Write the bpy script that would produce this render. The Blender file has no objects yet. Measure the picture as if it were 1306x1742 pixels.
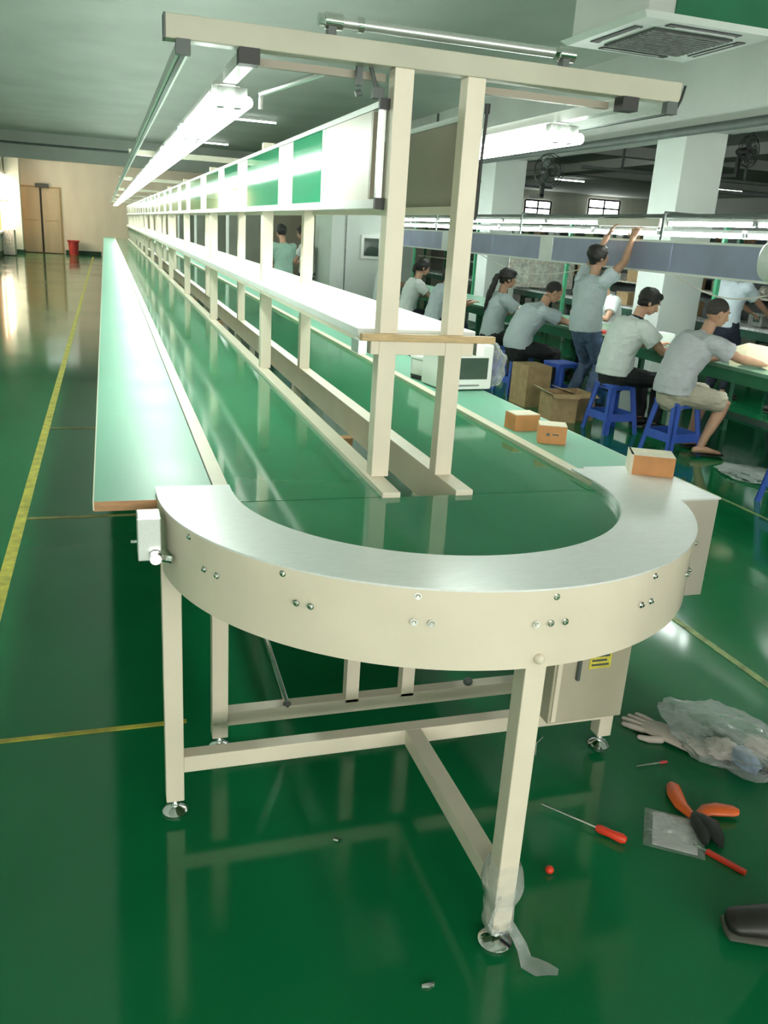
import bpy, bmesh, math, random
from mathutils import Vector, Matrix, noise
random.seed(7)
C = bpy.context.scene.collection
SC = bpy.context.scene
PI = math.pi

# ------------------------------------------------------------------ materials
MATS = {}
def mat(name, col, rough=0.5, metal=0.0, var=0.06, scale=6.0, bump=0.0, bscale=60.0, coat=0.0,
        emit=None, estr=0.0, alpha=1.0, trans=0.0, stretch=None, spec=0.5, rvar=0.0):
    if name in MATS: return MATS[name]
    m = bpy.data.materials.new(name); m.use_nodes = True
    nt = m.node_tree; N = nt.nodes; L = nt.links
    b = N['Principled BSDF']
    b.inputs['Roughness'].default_value = rough
    b.inputs['Metallic'].default_value = metal
    b.inputs['Coat Weight'].default_value = coat
    b.inputs['Coat Roughness'].default_value = 0.05
    b.inputs['Specular IOR Level'].default_value = spec
    b.inputs['Alpha'].default_value = alpha
    b.inputs['Transmission Weight'].default_value = trans
    tc = N.new('ShaderNodeTexCoord'); mp = N.new('ShaderNodeMapping')
    L.new(tc.outputs['Object'], mp.inputs['Vector'])
    if stretch: mp.inputs['Scale'].default_value = stretch
    n = N.new('ShaderNodeTexNoise'); n.inputs['Scale'].default_value = scale; n.inputs['Detail'].default_value = 4
    L.new(mp.outputs['Vector'], n.inputs['Vector'])
    r = N.new('ShaderNodeValToRGB')
    lo = [max(0, c*(1-var*2.2)) for c in col]; hi = [min(1, c*(1+var*2.2)) for c in col]
    r.color_ramp.elements[0].color = (*lo, 1); r.color_ramp.elements[0].position = .25
    r.color_ramp.elements[1].color = (*hi, 1); r.color_ramp.elements[1].position = .75
    L.new(n.outputs['Fac'], r.inputs['Fac']); L.new(r.outputs['Color'], b.inputs['Base Color'])
    if rvar:
        mr = N.new('ShaderNodeMapRange'); L.new(n.outputs['Fac'], mr.inputs['Value'])
        mr.inputs['From Min'].default_value = .3; mr.inputs['From Max'].default_value = .7
        mr.inputs['To Min'].default_value = max(.02, rough-rvar); mr.inputs['To Max'].default_value = rough+rvar
        L.new(mr.outputs['Result'], b.inputs['Roughness'])
    if bump:
        n2 = N.new('ShaderNodeTexNoise'); n2.inputs['Scale'].default_value = bscale
        L.new(mp.outputs['Vector'], n2.inputs['Vector'])
        bp = N.new('ShaderNodeBump'); bp.inputs['Strength'].default_value = bump; bp.inputs['Distance'].default_value = .01
        L.new(n2.outputs['Fac'], bp.inputs['Height']); L.new(bp.outputs['Normal'], b.inputs['Normal'])
    if emit:
        b.inputs['Emission Color'].default_value = (*emit, 1); b.inputs['Emission Strength'].default_value = estr
    MATS[name] = m
    return m

def tape_floor():
    m = mat('green_epoxy_floor', (.005, .150, .050), rough=.11, var=.10, scale=.6, bump=.03, bscale=2.0, rvar=.04, spec=.5)
    return m
M_FLOOR = tape_floor()
M_CEIL = mat('painted_concrete_ceiling', (.58, .61, .57), .8, var=.05, scale=.7, bump=.1, bscale=12)
M_WALL = mat('cream_plaster_wall', (.93, .90, .79), .6, var=.05, scale=1.2, stretch=(1, 1, .3))
M_WALLW = mat('pale_green_white_wall', (.72, .78, .72), .6, var=.04, scale=1.0)
M_FRAME = mat('cream_powder_coat', (.78, .71, .56), .38, var=.03, scale=5, bump=.02, bscale=200)
M_PLATE = mat('satin_white_metal_plate', (.84, .87, .85), .30, metal=.12, var=.03, scale=30, stretch=(1, 12, 1))
M_BELT = mat('green_belt_rubber', (.020, .20, .09), .085, var=.06, scale=1.5, rvar=.03, bump=.008, bscale=5)
M_TABLE = mat('light_green_worktop', (.15, .40, .275), .38, var=.05, scale=2.0, rvar=.04, spec=.45)
M_WHITE = mat('white_laminate', (.86, .88, .84), .3, var=.02)
M_WOOD = mat('bamboo_edge_wood', (.56, .40, .20), .5, var=.12, scale=20, stretch=(1, 10, 10))
M_EDGE = mat('brown_board_edge', (.50, .27, .13), .6, var=.1, scale=18, stretch=(1, 6, 6))
M_ALU = mat('brushed_aluminium', (.70, .73, .70), .3, metal=.8, var=.05, scale=40, stretch=(10, 1, 10))
M_CHROME = mat('chrome', (.78, .79, .77), .12, metal=1.0, var=.03)
M_BLACK = mat('black_plastic', (.02, .022, .02), .5, var=.1)
M_DKGREY = mat('dark_grey_metal', (.09, .11, .10), .5, var=.1)
M_CREAMP = mat('cream_board', (.80, .75, .66), .35, var=.03, scale=3)
M_GREENP = mat('glossy_green_board', (.01, .36, .17), .07, var=.05, scale=3, coat=.6)
M_BROWNP = mat('brown_grey_board', (.36, .32, .25), .45, var=.06, scale=3)
M_TUBE = mat('lit_fluorescent_tube', (.9, .95, .9), .4, emit=(.90, 1.0, .91), estr=14.5)
M_TUBE2 = mat('lit_fluorescent_tube_header', (.9, .95, .9), .4, emit=(.93, 1.0, .95), estr=24.0)
M_CLAMP = mat('lit_ceiling_tube', (.9, .95, .9), .4, emit=(.93, 1.0, .95), estr=14.0)
M_DARKPAN = mat('drive_cover_paint', (.60, .55, .46), .42, var=.04)
M_CTRL = mat('control_box_paint', (.50, .46, .34), .45, var=.05)
M_YELLOW = mat('yellow_floor_paint', (.50, .47, .07), .4, var=.2, scale=15)
M_YLABEL = mat('yellow_sticker', (.75, .66, .10), .5, var=.1, scale=60)
M_WORN = mat('worn_pale_floor_paint', (.26, .34, .14), .4, var=.3, scale=15)
M_OCHRE = mat('faded_red_floor_paint', (.30, .26, .08), .4, var=.2, scale=15)
M_BLUE = mat('blue_plastic', (.045, .11, .50), .35, var=.06)
M_BLUEP = mat('blue_grey_board', (.30, .33, .48), .4, var=.08, scale=2)
M_CARTON = mat('brown_cardboard', (.42, .29, .15), .8, var=.08, scale=14)
M_CARTONO = mat('orange_cardboard', (.60, .27, .10), .7, var=.06, scale=14)
M_CARTONT = mat('pale_cardboard', (.72, .66, .52), .7, var=.05, scale=14)
M_GREENF = mat('green_bench_paint', (.02, .16, .075), .4, var=.1)
M_DGREEN = mat('dark_green_bench_paint', (.012, .07, .045), .45, var=.15)
M_SKIN = mat('skin', (.52, .30, .20), .5, var=.06, scale=12)
M_HAIR = mat('black_hair', (.012, .010, .009), .5, var=.3, scale=60, bump=.3, bscale=150, stretch=(1, 1, 4))
M_BALD = mat('cropped_black_hair', (.045, .038, .032), .7, var=.3, scale=120, bump=.3, bscale=300)
M_SHIRTW = mat('white_cotton', (.78, .83, .81), .85, var=.03, scale=7, bump=.25, bscale=14)
M_SHIRTG = mat('lilac_grey_cotton', (.54, .56, .60), .85, var=.03, scale=7, bump=.4, bscale=14)
M_SHIRTB = mat('pale_blue_grey_cotton', (.52, .60, .64), .85, var=.03, scale=7, bump=.4, bscale=14)
M_JEANS = mat('blue_denim', (.07, .11, .19), .85, var=.25, scale=9, bump=.3, bscale=20)
M_TROUS = mat('black_trouser_cloth', (.012, .014, .016), .85, var=.2, bump=.3, bscale=18)
M_NAVY = mat('navy_trouser_cloth', (.006, .010, .022), .85, var=.2, bump=.3, bscale=18)
M_SHORTS = mat('beige_shorts_cloth', (.46, .42, .33), .85, var=.06, bump=.3, bscale=18)
M_SHOE = mat('black_shoe_leather', (.02, .018, .015), .45, var=.2)
M_SOLE = mat('grey_shoe_sole', (.10, .10, .08), .7, var=.1)
M_ORANGE = mat('orange_plastic', (.75, .13, .02), .4, var=.06)
M_RED = mat('red_plastic', (.72, .05, .02), .35, var=.06)
M_REDB = mat('red_bin_plastic', (.50, .05, .05), .5, var=.06)
M_PAPER = mat('cream_paper', (.85, .78, .55), .7, var=.03)
M_PAPERW = mat('greyish_white_paper', (.82, .80, .80), .5, var=.04)
M_PAPERP = mat('printed_paper_poster', (.55, .58, .50), .7, var=.25, scale=9)
M_PINK = mat('pinkish_white_packing', (.60, .52, .46), .6, var=.05, bump=.2, bscale=30)
M_BAGBLUE = mat('pale_blue_packing', (.25, .35, .50), .5, var=.2, scale=20)
M_GLASSD = mat('dark_window_glass', (.06, .09, .07), .1, var=.1)
M_DOOR = mat('beige_metal_door', (.68, .60, .43), .3, var=.06, scale=1.0, stretch=(3, 1, .5))
M_CURT = mat('glowing_orange_curtain', (.80, .30, .08), .8, var=.15, scale=4, emit=(1.0, .45, .15), estr=1.2)  # own glow stands in for daylight coming through the cloth
M_DAY = mat('daylit_window_pane', (.9, .9, .9), .3, emit=(.95, 1.0, .96), estr=7.0)
M_FILLF = mat('added_front_fill_pane', (.9, .9, .9), .3, emit=(1.0, .98, .92), estr=7.5)  # fill light for the front, on panes added behind the camera
M_DAYW = mat('warm_daylit_pane', (.9, .9, .9), .3, emit=(1.0, .80, .55), estr=5.0)
M_INSUL = mat('green_foam_insulation', (.01, .16, .07), .6, var=.05)
M_CLUTTER = [mat('clutter_%s' % k, c, .6, var=.2, scale=20) for k, c in
             (('grey', (.22, .24, .22)), ('brown', (.20, .13, .07)), ('cream', (.55, .53, .45)), ('dark', (.04, .05, .045)), ('white', (.7, .72, .7)), ('olive', (.10, .14, .06)))]

def plastic_film():
    m = bpy.data.materials.new('clear_plastic_film'); m.use_nodes = True
    nt = m.node_tree; N = nt.nodes; L = nt.links; N.clear()
    o = N.new('ShaderNodeOutputMaterial'); mx = N.new('ShaderNodeMixShader')
    t = N.new('ShaderNodeBsdfTransparent'); g = N.new('ShaderNodeBsdfPrincipled')
    g.inputs['Base Color'].default_value = (.62, .66, .64, 1); g.inputs['Roughness'].default_value = .08
    fr = N.new('ShaderNodeLayerWeight'); fr.inputs['Blend'].default_value = .45
    mr = N.new('ShaderNodeMapRange'); L.new(fr.outputs['Facing'], mr.inputs['Value'])
    mr.inputs['To Min'].default_value = .10; mr.inputs['To Max'].default_value = .75
    n = N.new('ShaderNodeTexNoise'); n.inputs['Scale'].default_value = 14
    tc = N.new('ShaderNodeTexCoord'); L.new(tc.outputs['Object'], n.inputs['Vector'])
    bp = N.new('ShaderNodeBump'); bp.inputs['Strength'].default_value = .8; bp.inputs['Distance'].default_value = .02
    L.new(n.outputs['Fac'], bp.inputs['Height']); L.new(bp.outputs['Normal'], g.inputs['Normal']); L.new(bp.outputs['Normal'], fr.inputs['Normal'])
    L.new(mr.outputs['Result'], mx.inputs['Fac']); L.new(t.outputs[0], mx.inputs[1]); L.new(g.outputs[0], mx.inputs[2])
    L.new(mx.outputs[0], o.inputs['Surface'])
    return m
M_FILM = plastic_film()

# ------------------------------------------------------------------ mesh builder
class MB:
    def __init__(s): s.v = []; s.f = []
    def add(s, vs, fs):
        k = len(s.v); s.v += [tuple(v) for v in vs]; s.f += [tuple(i+k for i in f) for f in fs]; return s
    def box(s, x0, x1, y0, y1, z0, z1):
        x0, x1 = sorted((x0, x1)); y0, y1 = sorted((y0, y1)); z0, z1 = sorted((z0, z1))
        v = [(x0,y0,z0),(x1,y0,z0),(x1,y1,z0),(x0,y1,z0),(x0,y0,z1),(x1,y0,z1),(x1,y1,z1),(x0,y1,z1)]
        return s.add(v, [(0,3,2,1),(4,5,6,7),(0,1,5,4),(1,2,6,5),(2,3,7,6),(3,0,4,7)])
    def prism(s, pts, z0, z1):   # pts ccw in xy
        n = len(pts)
        v = [(x,y,z0) for x,y in pts] + [(x,y,z1) for x,y in pts]
        f = [tuple(range(n-1,-1,-1)), tuple(range(n,2*n))] + [(i,(i+1)%n,n+(i+1)%n,n+i) for i in range(n)]
        return s.add(v, f)
    def sweep(s, pts, rad, n=12, lat=None, cap=True, round_ends=False):
        """tube through pts; rad = list of r or (lateral, other)"""
        P = [Vector(p) for p in pts]; R = [r if isinstance(r, (tuple, list)) else (r, r) for r in rad]
        if round_ends:
            for end in (0, 1):
                a, b = (P[0], P[1]) if end == 0 else (P[-1], P[-2])
                r = R[0] if end == 0 else R[-1]
                d = (a-b).normalized(); m = min(r)
                ex = [(a + d*m*math.sin(t), (r[0]*math.cos(t), r[1]*math.cos(t))) for t in (.5, 1.0, 1.4)]
                if end == 0: P = [e[0] for e in reversed(ex)] + P; R = [e[1] for e in reversed(ex)] + R
                else: P += [e[0] for e in ex]; R += [e[1] for e in ex]
        k = len(s.v); prev = Vector(lat) if lat is not None else None
        for i, p in enumerate(P):
            t = (P[min(i+1, len(P)-1)] - P[max(i-1, 0)])
            if t.length < 1e-9: t = Vector((0,0,1))
            t.normalize()
            if prev is None:
                prev = t.cross(Vector((0,0,1)))
                if prev.length < .1: prev = t.cross(Vector((0,1,0)))
            a = prev - t*prev.dot(t)
            if a.length < 1e-4: a = t.orthogonal()
            a.normalize(); b = t.cross(a); prev = a
            for j in range(n):
                th = 2*PI*j/n
                s.v.append(tuple(p + a*R[i][0]*math.cos(th) + b*R[i][1]*math.sin(th)))
        for i in range(len(P)-1):
            for j in range(n):
                s.f.append((k+i*n+j, k+i*n+(j+1)%n, k+(i+1)*n+(j+1)%n, k+(i+1)*n+j))
        if cap:
            s.f.append(tuple(k+j for j in range(n-1,-1,-1))); m = k+(len(P)-1)*n; s.f.append(tuple(m+j for j in range(n)))
        return s
    def cyl(s, p, q, r, n=12): return s.sweep([p, q], [r, r], n)
    def bar(s, p, q, w, h, lat=None):    # square tube
        P, Q = Vector(p), Vector(q); t = (Q-P).normalized()
        a = Vector(lat) if lat else t.cross(Vector((0,0,1)))
        if a.length < .01: a = Vector((1,0,0))
        a = (a - t*a.dot(t)).normalized(); b = t.cross(a)
        v = []
        for c in (P, Q):
            for sx, sy in ((-1,-1),(1,-1),(1,1),(-1,1)): v.append(c + a*sx*w/2 + b*sy*h/2)
        return s.add(v, [(3,2,1,0),(4,5,6,7),(0,1,5,4),(1,2,6,5),(2,3,7,6),(3,0,4,7)])
    def ell(s, c, r, fr=None, n=14, m=10):
        c = Vector(c); fr = fr or (Vector((1,0,0)), Vector((0,1,0)), Vector((0,0,1)))
        k = len(s.v)
        for i in range(1, m):
            ph = PI*i/m
            for j in range(n):
                th = 2*PI*j/n
                s.v.append(tuple(c + fr[0]*r[0]*math.sin(ph)*math.cos(th) + fr[1]*r[1]*math.sin(ph)*math.sin(th) + fr[2]*r[2]*math.cos(ph)))
        top = len(s.v); s.v.append(tuple(c+fr[2]*r[2])); s.v.append(tuple(c-fr[2]*r[2]))
        for i in range(m-2):
            for j in range(n):
                s.f.append((k+i*n+j, k+(i+1)*n+j, k+(i+1)*n+(j+1)%n, k+i*n+(j+1)%n))
        for j in range(n):
            s.f.append((top, k+j, k+(j+1)%n)); s.f.append((top+1, k+(m-2)*n+(j+1)%n, k+(m-2)*n+j))
        return s
    def lathe(s, prof, c=(0,0,0), n=20):   # prof (r,z) bottom->top
        cx, cy, cz = c; k = len(s.v)
        for r, z in prof:
            for j in range(n):
                th = 2*PI*j/n; s.v.append((cx+r*math.cos(th), cy+r*math.sin(th), cz+z))
        for i in range(len(prof)-1):
            for j in range(n): s.f.append((k+i*n+j, k+i*n+(j+1)%n, k+(i+1)*n+(j+1)%n, k+(i+1)*n+j))
        s.f.append(tuple(k+j for j in range(n-1,-1,-1))); m = k+(len(prof)-1)*n; s.f.append(tuple(m+j for j in range(n)))
        return s
    def arc(s, cx, cy, r0, r1, a0, a1, z0, z1, n=64):   # ring sector, radii r0<r1, degrees
        k = len(s.v)
        for i in range(n+1):
            t = math.radians(a0+(a1-a0)*i/n); c_, s_ = math.cos(t), math.sin(t)
            s.v += [(cx+r0*c_,cy+r0*s_,z0),(cx+r1*c_,cy+r1*s_,z0),(cx+r1*c_,cy+r1*s_,z1),(cx+r0*c_,cy+r0*s_,z1)]
        for i in range(n):
            a = k+i*4; b = a+4
            for j in range(4): s.f.append((a+j, a+(j+1)%4, b+(j+1)%4, b+j))
        s.f.append((k+3,k+2,k+1,k)); e = k+n*4; s.f.append((e,e+1,e+2,e+3))
        return s
    def build(s, name, material, parent=None, bevel=0, smooth=False, loc=None, rot=None):
        me = bpy.data.meshes.new(name); me.from_pydata(s.v, [], s.f); me.update()
        bm = bmesh.new(); bm.from_mesh(me)
        bmesh.ops.recalc_face_normals(bm, faces=bm.faces)
        if bevel:
            es = [e for e in bm.edges if len(e.link_faces) == 2 and e.calc_face_angle(0) > .6]
            bmesh.ops.bevel(bm, geom=es, offset=bevel, segments=2, affect='EDGES', profile=.6, clamp_overlap=True)
        bm.to_mesh(me); bm.free()
        if smooth:
            for p in me.polygons: p.use_smooth = True
            try: me.set_sharp_from_angle(angle=math.radians(40))
            except Exception: pass
        me.materials.append(material)
        o = bpy.data.objects.new(name, me); C.objects.link(o)
        if parent: o.parent = parent
        if loc: o.location = loc
        if rot: o.rotation_euler = rot
        return o

def tag(o, label, cat, group=None, kind=None):
    if label: o['label'] = label
    if cat: o['category'] = cat
    if group: o['group'] = group
    if kind: o['kind'] = kind
    return o
def thing(name, label, cat, loc=(0,0,0), rz=0, group=None):
    o = bpy.data.objects.new(name, None); C.objects.link(o); o.empty_display_size = .1
    o.location = loc; o.rotation_euler = (0,0,rz)
    return tag(o, label, cat, group)
def struct(o): o['kind'] = 'structure'; return o
def dup(root, loc=None, rz=None, label=None):
    r = root.copy(); C.objects.link(r)
    if loc: r.location = loc
    if rz is not None: r.rotation_euler = (0,0,rz)
    if label: r['label'] = label
    for ch in list(root.children):
        c = ch.copy(); C.objects.link(c); c.parent = r
        for g in ch.children:
            d = g.copy(); C.objects.link(d); d.parent = c
    return r

# ------------------------------------------------------------------ camera (world: x right, y along the line, z up)
H = 1.62
F = 1432.0
d1 = Vector((178-653, 366-871, F)).normalized()
dz = Vector((-283, 4329, F)); dz = (dz - d1*dz.dot(d1)).normalized()
Zc = -dz; Yc = d1; Xc = dz.cross(d1)
if Xc.x < 0: Xc = -Xc
# camera axes expressed in world
def row(i): return Vector((Xc[i], Yc[i], Zc[i]))
cr, cu, cf = row(0), -row(1), row(2)
cam = bpy.data.cameras.new('camera'); co = bpy.data.objects.new('camera', cam); C.objects.link(co)
co.matrix_world = Matrix(((cr.x, cu.x, -cf.x, 0), (cr.y, cu.y, -cf.y, 0), (cr.z, cu.z, -cf.z, H), (0,0,0,1)))
cam.sensor_fit = 'HORIZONTAL'; cam.sensor_width = 36; cam.lens = 36*F/1306.0
cam.clip_start = .05; cam.clip_end = 200
SC.camera = co

# ------------------------------------------------------------------ the room
XL, XR, YF, YB, ZC = -3.6, 26.0, -5.0, 38.6, 4.0
struct(MB().box(XL-.2, XR+.2, YF-.2, YB+.2, -.2, 0).build('floor', M_FLOOR))
struct(MB().box(XL-.2, XR+.2, YF-.2, YB+.2, ZC, ZC+.2).build('ceiling', M_CEIL))
struct(MB().box(XL, XR, YB, YB+.2, 0, ZC).build('wall_back', M_WALL))
struct(MB().box(XL-.2, XL, YF, YB, 0, ZC).build('wall_left', M_WALLW))
struct(MB().box(XR, XR+.2, YF, YB, 0, ZC).build('wall_right', M_WALLW))
struct(MB().box(XL, XR, YF-.2, YF, 0, ZC).build('wall_front', M_WALLW))
# ceiling beams (structure)
tn = 0
for y in (-2.0, 7.6, 13.6, 19.6, 25.6, 31.6):
    tn += 1
    struct(MB().box(XL if y < 0 or y > 30 else 7.2, XR if y < 30 else 7.0, y-.15, y+.15, 3.76 if y < 30 else 3.2, ZC).build('trim_%d' % tn, M_CEIL))
for x in (6.85, 14.0):
    tn += 1
    struct(MB().box(x-.35, x+.35, YF, YB, 3.0 if x < 10 else 3.76, ZC).build('trim_%d' % tn, M_CEIL))
# baseboards by the door
M_SKIRT = mat('dark_green_skirting', (.015, .06, .04), .5)
struct(MB().box(-1.58, -.2, YB-.03, YB, 0, .16).build('baseboard_back', M_SKIRT))
struct(MB().box(XL, XL+.35, YB-.03, YB, 0, .16).build('baseboard_back_corner', M_SKIRT))
struct(MB().box(XL, XL+.03, 30, YB, 0, .16).build('baseboard_left', M_SKIRT))
# door
dr = MB().box(-3.2, -1.65, YB-.04, YB-.0, 0.01, 2.56).build('door_1', M_WOOD); struct(dr)
for x0, x1 in ((-3.14, -2.46), (-2.38, -1.71)):
    lf = MB().box(x0, x1, YB-.07, YB-.035, .03, 2.5).build('door_leaf', M_DOOR, dr)
    MB().box(x0+.08, x1-.08, YB-.08, YB-.07, 1.25, 1.28).build('leaf_rail', M_WOOD, lf)
MB().box(-2.46, -2.38, YB-.06, YB-.04, .03, 2.5).build('door_gap', M_BLACK, dr)
MB().box(-2.6, -2.1, YB-.16, YB-.04, 2.5, 2.66).build('door_closer', M_DKGREY, dr)
# left window with warm daylight
w = MB().box(XL-.01, XL+.03, 33.4, 37.6, .8, 2.9).build('window_1', M_DAYW); struct(w)
fb = MB()
for y in (33.4, 34.8, 36.2, 37.55): fb.box(XL, XL+.06, y-.03, y+.03, .8, 2.9)
for z in (.8, 1.9, 2.87): fb.box(XL, XL+.06, 33.4, 37.6, z-.03, z+.03)
fb.build('window_frame', M_ALU, w)
# back windows high up, right
wn = 1
for x0, x1, z0, z1 in ((19.0, 20.35, 2.86, 3.55), (22.4, 24.1, 3.05, 3.82)):
    wn += 1
    w = MB().box(x0, x1, YB-.02, YB, z0, z1).build('window_%d' % wn, M_DAY); struct(w)
    fb = MB(); zc = (z0+z1)/2; xc = (x0+x1)/2
    for z in (z0, zc, z1): fb.box(x0, x1, YB-.06, YB-.02, z-.04, z+.04)
    for x in (x0, xc, x1): fb.box(x-.04, x+.04, YB-.06, YB-.02, z0, z1)
    fb.build('window_frame', M_BLACK, w)
# glowing windows added unseen behind the camera to light the conveyor front
for x0, x1 in ((-3.2, -.9), (-.3, 2.0), (2.6, 4.9), (7.5, 9.8), (11, 13.3)):
    wn += 1
    w = MB().box(x0, x1, YF, YF+.02, 1.0, 2.9).build('window_%d' % wn, M_FILLF); struct(w)
    fb = MB()
    for z in (1.0, 1.9, 2.9): fb.box(x0, x1, YF+.02, YF+.06, z-.03, z+.03)
    for x in (x0, (x0+x1)/2, x1): fb.box(x-.03, x+.03, YF+.02, YF+.06, 1.0, 2.9)
    fb.build('window_frame', M_ALU, w)

# columns
def column(x, y, w, label, lit=None):
    c = thing('column', label, 'column', (x, y, 0)); hz = 3.76 if x > 10 else (3.98 if x < 0 else 3.0)
    MB().box(-w/2, w/2, -w/2, w/2, 0, hz).build('shaft', M_WALLW, c, bevel=.01)
    MB().box(-w/2-.012, w/2+.012, -w/2-.012, w/2+.012, 0, .15).build('skirting', M_SKIRT, c)
    return c
column(6.85, 9.55, .58, 'square white column rising behind the two nearest seated men')
column(6.85, 14.9, .6, 'white column in the middle distance behind the seated woman')
column(6.85, 20.5, .6, 'white column behind the women seen through the rack posts')
column(14.0, 15.0, .6, 'distant white column at the right of the hall')
column(14.0, 33.0, .6, 'distant white column deep in the hall')
col_l = column(-3.3, 37.2, .5, 'narrow pale column beside the far left corner')

# floor markings
def line(name, x0, x1, y0, y1, m, label):
    tag(MB().box(x0, x1, y0, y1, .0005, .003).build(name, m), label, 'floor line')
line('floor_line', -.53, -.475, -1, 37, M_YELLOW, 'long yellow painted line running down the left aisle')
line('floor_line', -2.5, .2, 2.55, 2.572, M_YELLOW, 'thin yellow cross line on floor behind the left front foot')
line('floor_line', -.47, .6, 4.76, 4.79, M_OCHRE, 'thin dull cross line on floor level with the worktop end')
line('floor_line', -.47, .6, 6.95, 6.99, M_OCHRE, 'second thin dull cross line further down the left aisle')
line('floor_line', 2.44, 2.475, -1, 30, M_WORN, 'pale yellow line on floor right of the drive cover')
line('floor_line', 4.045, 4.07, 0, 5.2, M_WORN, 'thin yellow line on floor in front of the blue stools')

# ------------------------------------------------------------------ curved conveyor (the U turn)
CX, CY, RI, RO = .836, 2.14, .543, .732
ZT = .95
u = thing('curved_conveyor', 'cream U-shaped conveyor turn on steel legs in the foreground', 'conveyor', (CX, CY, 0))
def U(mb): mb.v = [(a-CX, b-CY, c) for a, b, c in mb.v]; return mb
top = MB().arc(CX, CY, RI, RO+.004, 180, 360, ZT-.004, ZT, 96)
top.box(CX-RO-.004, CX-RI, CY, 2.20, ZT-.004, ZT).box(CX+RI, CX+RO+.004, CY, 2.27, ZT-.004, ZT)
U(top).build('top_plate', M_PLATE, u)
ap = MB().arc(CX, CY, RO-.004, RO, 180, 360, .766, ZT-.004, 96)
ap.box(CX-RO, CX-RO+.004, CY, 2.20, .766, ZT-.004)
U(ap).build('side_panel', M_FRAME, u, smooth=True)
U(MB().arc(CX, CY, RO, RO+.0045, 180, 360, ZT-.034, ZT-.004, 96)).build('rim_strip', M_FRAME, u, smooth=True)
U(MB().arc(CX, CY, RI-.003, RI+.003, 180, 360, .92, ZT-.003, 96)).build('inner_lip', M_ALU, u, smooth=True)
pts = [(CX+RI*math.cos(math.radians(a)), CY+RI*math.sin(math.radians(a))) for a in range(180, 361, 3)]
pts = [(CX-RI, 2.11)] + [p for p in pts if p[1] < 2.105] + [(CX+RI, 2.11)]
U(MB().prism(pts, .905, .928)).build('turn_belt', M_BELT, u)
U(MB().prism([(CX+(RO-.01)*math.cos(math.radians(a)), CY+(RO-.01)*math.sin(math.radians(a))) for a in range(180, 361, 4)], .80, .806)).build('bottom_pan', M_DARKPAN, u)
for a, z in [(-157.2,.932),(-133.8,.932),(-111,.931),(-88.1,.93),(-65.3,.93),(-42,.93),(-152.3,.873),(-148.6,.873),(-131.1,.873),(-128.5,.873),
             (-111.3,.873),(-108.5,.873),(-91.1,.87),(-88.5,.87),(-85.8,.87),(-68.1,.868),(-65.2,.868),(-47.3,.868),(-44.5,.868)]:
    t = math.radians(a); d = Vector((math.cos(t), math.sin(t), 0)); p = Vector((0, 0, z)) + d*(RO+.001)
    b = MB().cyl(p, p+d*.004, .0075, 12); b.sweep([p+d*.004, p+d*.009], [.0055, .0035], 8)
    b.build('bolt', M_CHROME, u, smooth=True)
def foot(parent, x, y, z0=0, r=.036, top_=.075):
    return MB().lathe([(r, 0), (r, .006), (r*.8, .014), (r*.35, .022), (.011, .024), (.011, top_-.02), (.016, top_-.02), (.016, top_-.004), (.009, top_)], (x, y, z0), 20).build('levelling_foot', M_CHROME, parent, smooth=True)
for (x, y, zt) in ((.129, 2.096, .80), (.839, 1.437, .785), (1.545, 2.13, .80)):
    lg = U(MB().box(x-.025, x+.025, y-.025, y+.025, .05, zt)).build('leg', M_FRAME, u, bevel=.003)
    foot(lg, x-CX, y-CY, 0, .036 if y > 2 else .042)
U(MB().ell((.839, 1.405, .788), (.012, .012, .012))).build('leg_cap', M_FRAME, u, smooth=True)
U(MB().box(.154, 1.52, 2.074, 2.12, .142, .192)).build('crossbar', M_FRAME, u, bevel=.002)
U(MB().box(.812, .862, 1.462, 2.074, .142, .192)).build('centre_bar', M_FRAME, u, bevel=.002)
# junction box on the left end
jb = U(MB().box(.045, .1, 1.96, 2.03, .835, .945)).build('junction_box', M_ALU, u, bevel=.003)
kb = MB().cyl((.085, 1.955, .85), (.085, 1.93, .85), .014, 12).cyl((.1, 1.95, .845), (.125, 1.935, .845), .009, 8).cyl((.03, 1.99, .875), (.046, 1.99, .875), .005, 8)
U(kb).build('clamp_bolt', M_CHROME, jb, smooth=True)
# drive cover on the right side
dc = MB().box(1.43, 1.68, 1.935, 2.29, .64, ZT-.006); U(dc).build('drive_cover', M_DARKPAN, u, bevel=.003)
U(MB().box(1.43, 1.683, 1.932, 2.29, ZT-.006, ZT-.001)).build('cover_top', M_PLATE, u)
# control box below
cb = U(MB().box(1.165, 1.41, 1.86, 1.99, .30, .70)).build('control_box', M_CTRL, u, bevel=.004)
U(MB().box(1.172, 1.186, 1.853, 1.86, .31, .69)).build('door_edge', M_FRAME, cb)
U(MB().box(1.235, 1.245, 1.848, 1.86, .44, .56)).build('door_handle', M_DKGREY, cb, bevel=.002)
lb = U(MB().box(1.275, 1.345, 1.8575, 1.86, .47, .535)).build('warning_sticker', M_YLABEL, cb)
lines_ = MB()
for k in range(4): lines_.box(1.282, 1.338-.008*(k % 2), 1.8565, 1.8575, .479+.014*k, .485+.014*k)
U(lines_).build('sticker_print', M_DKGREY, lb)

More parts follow.
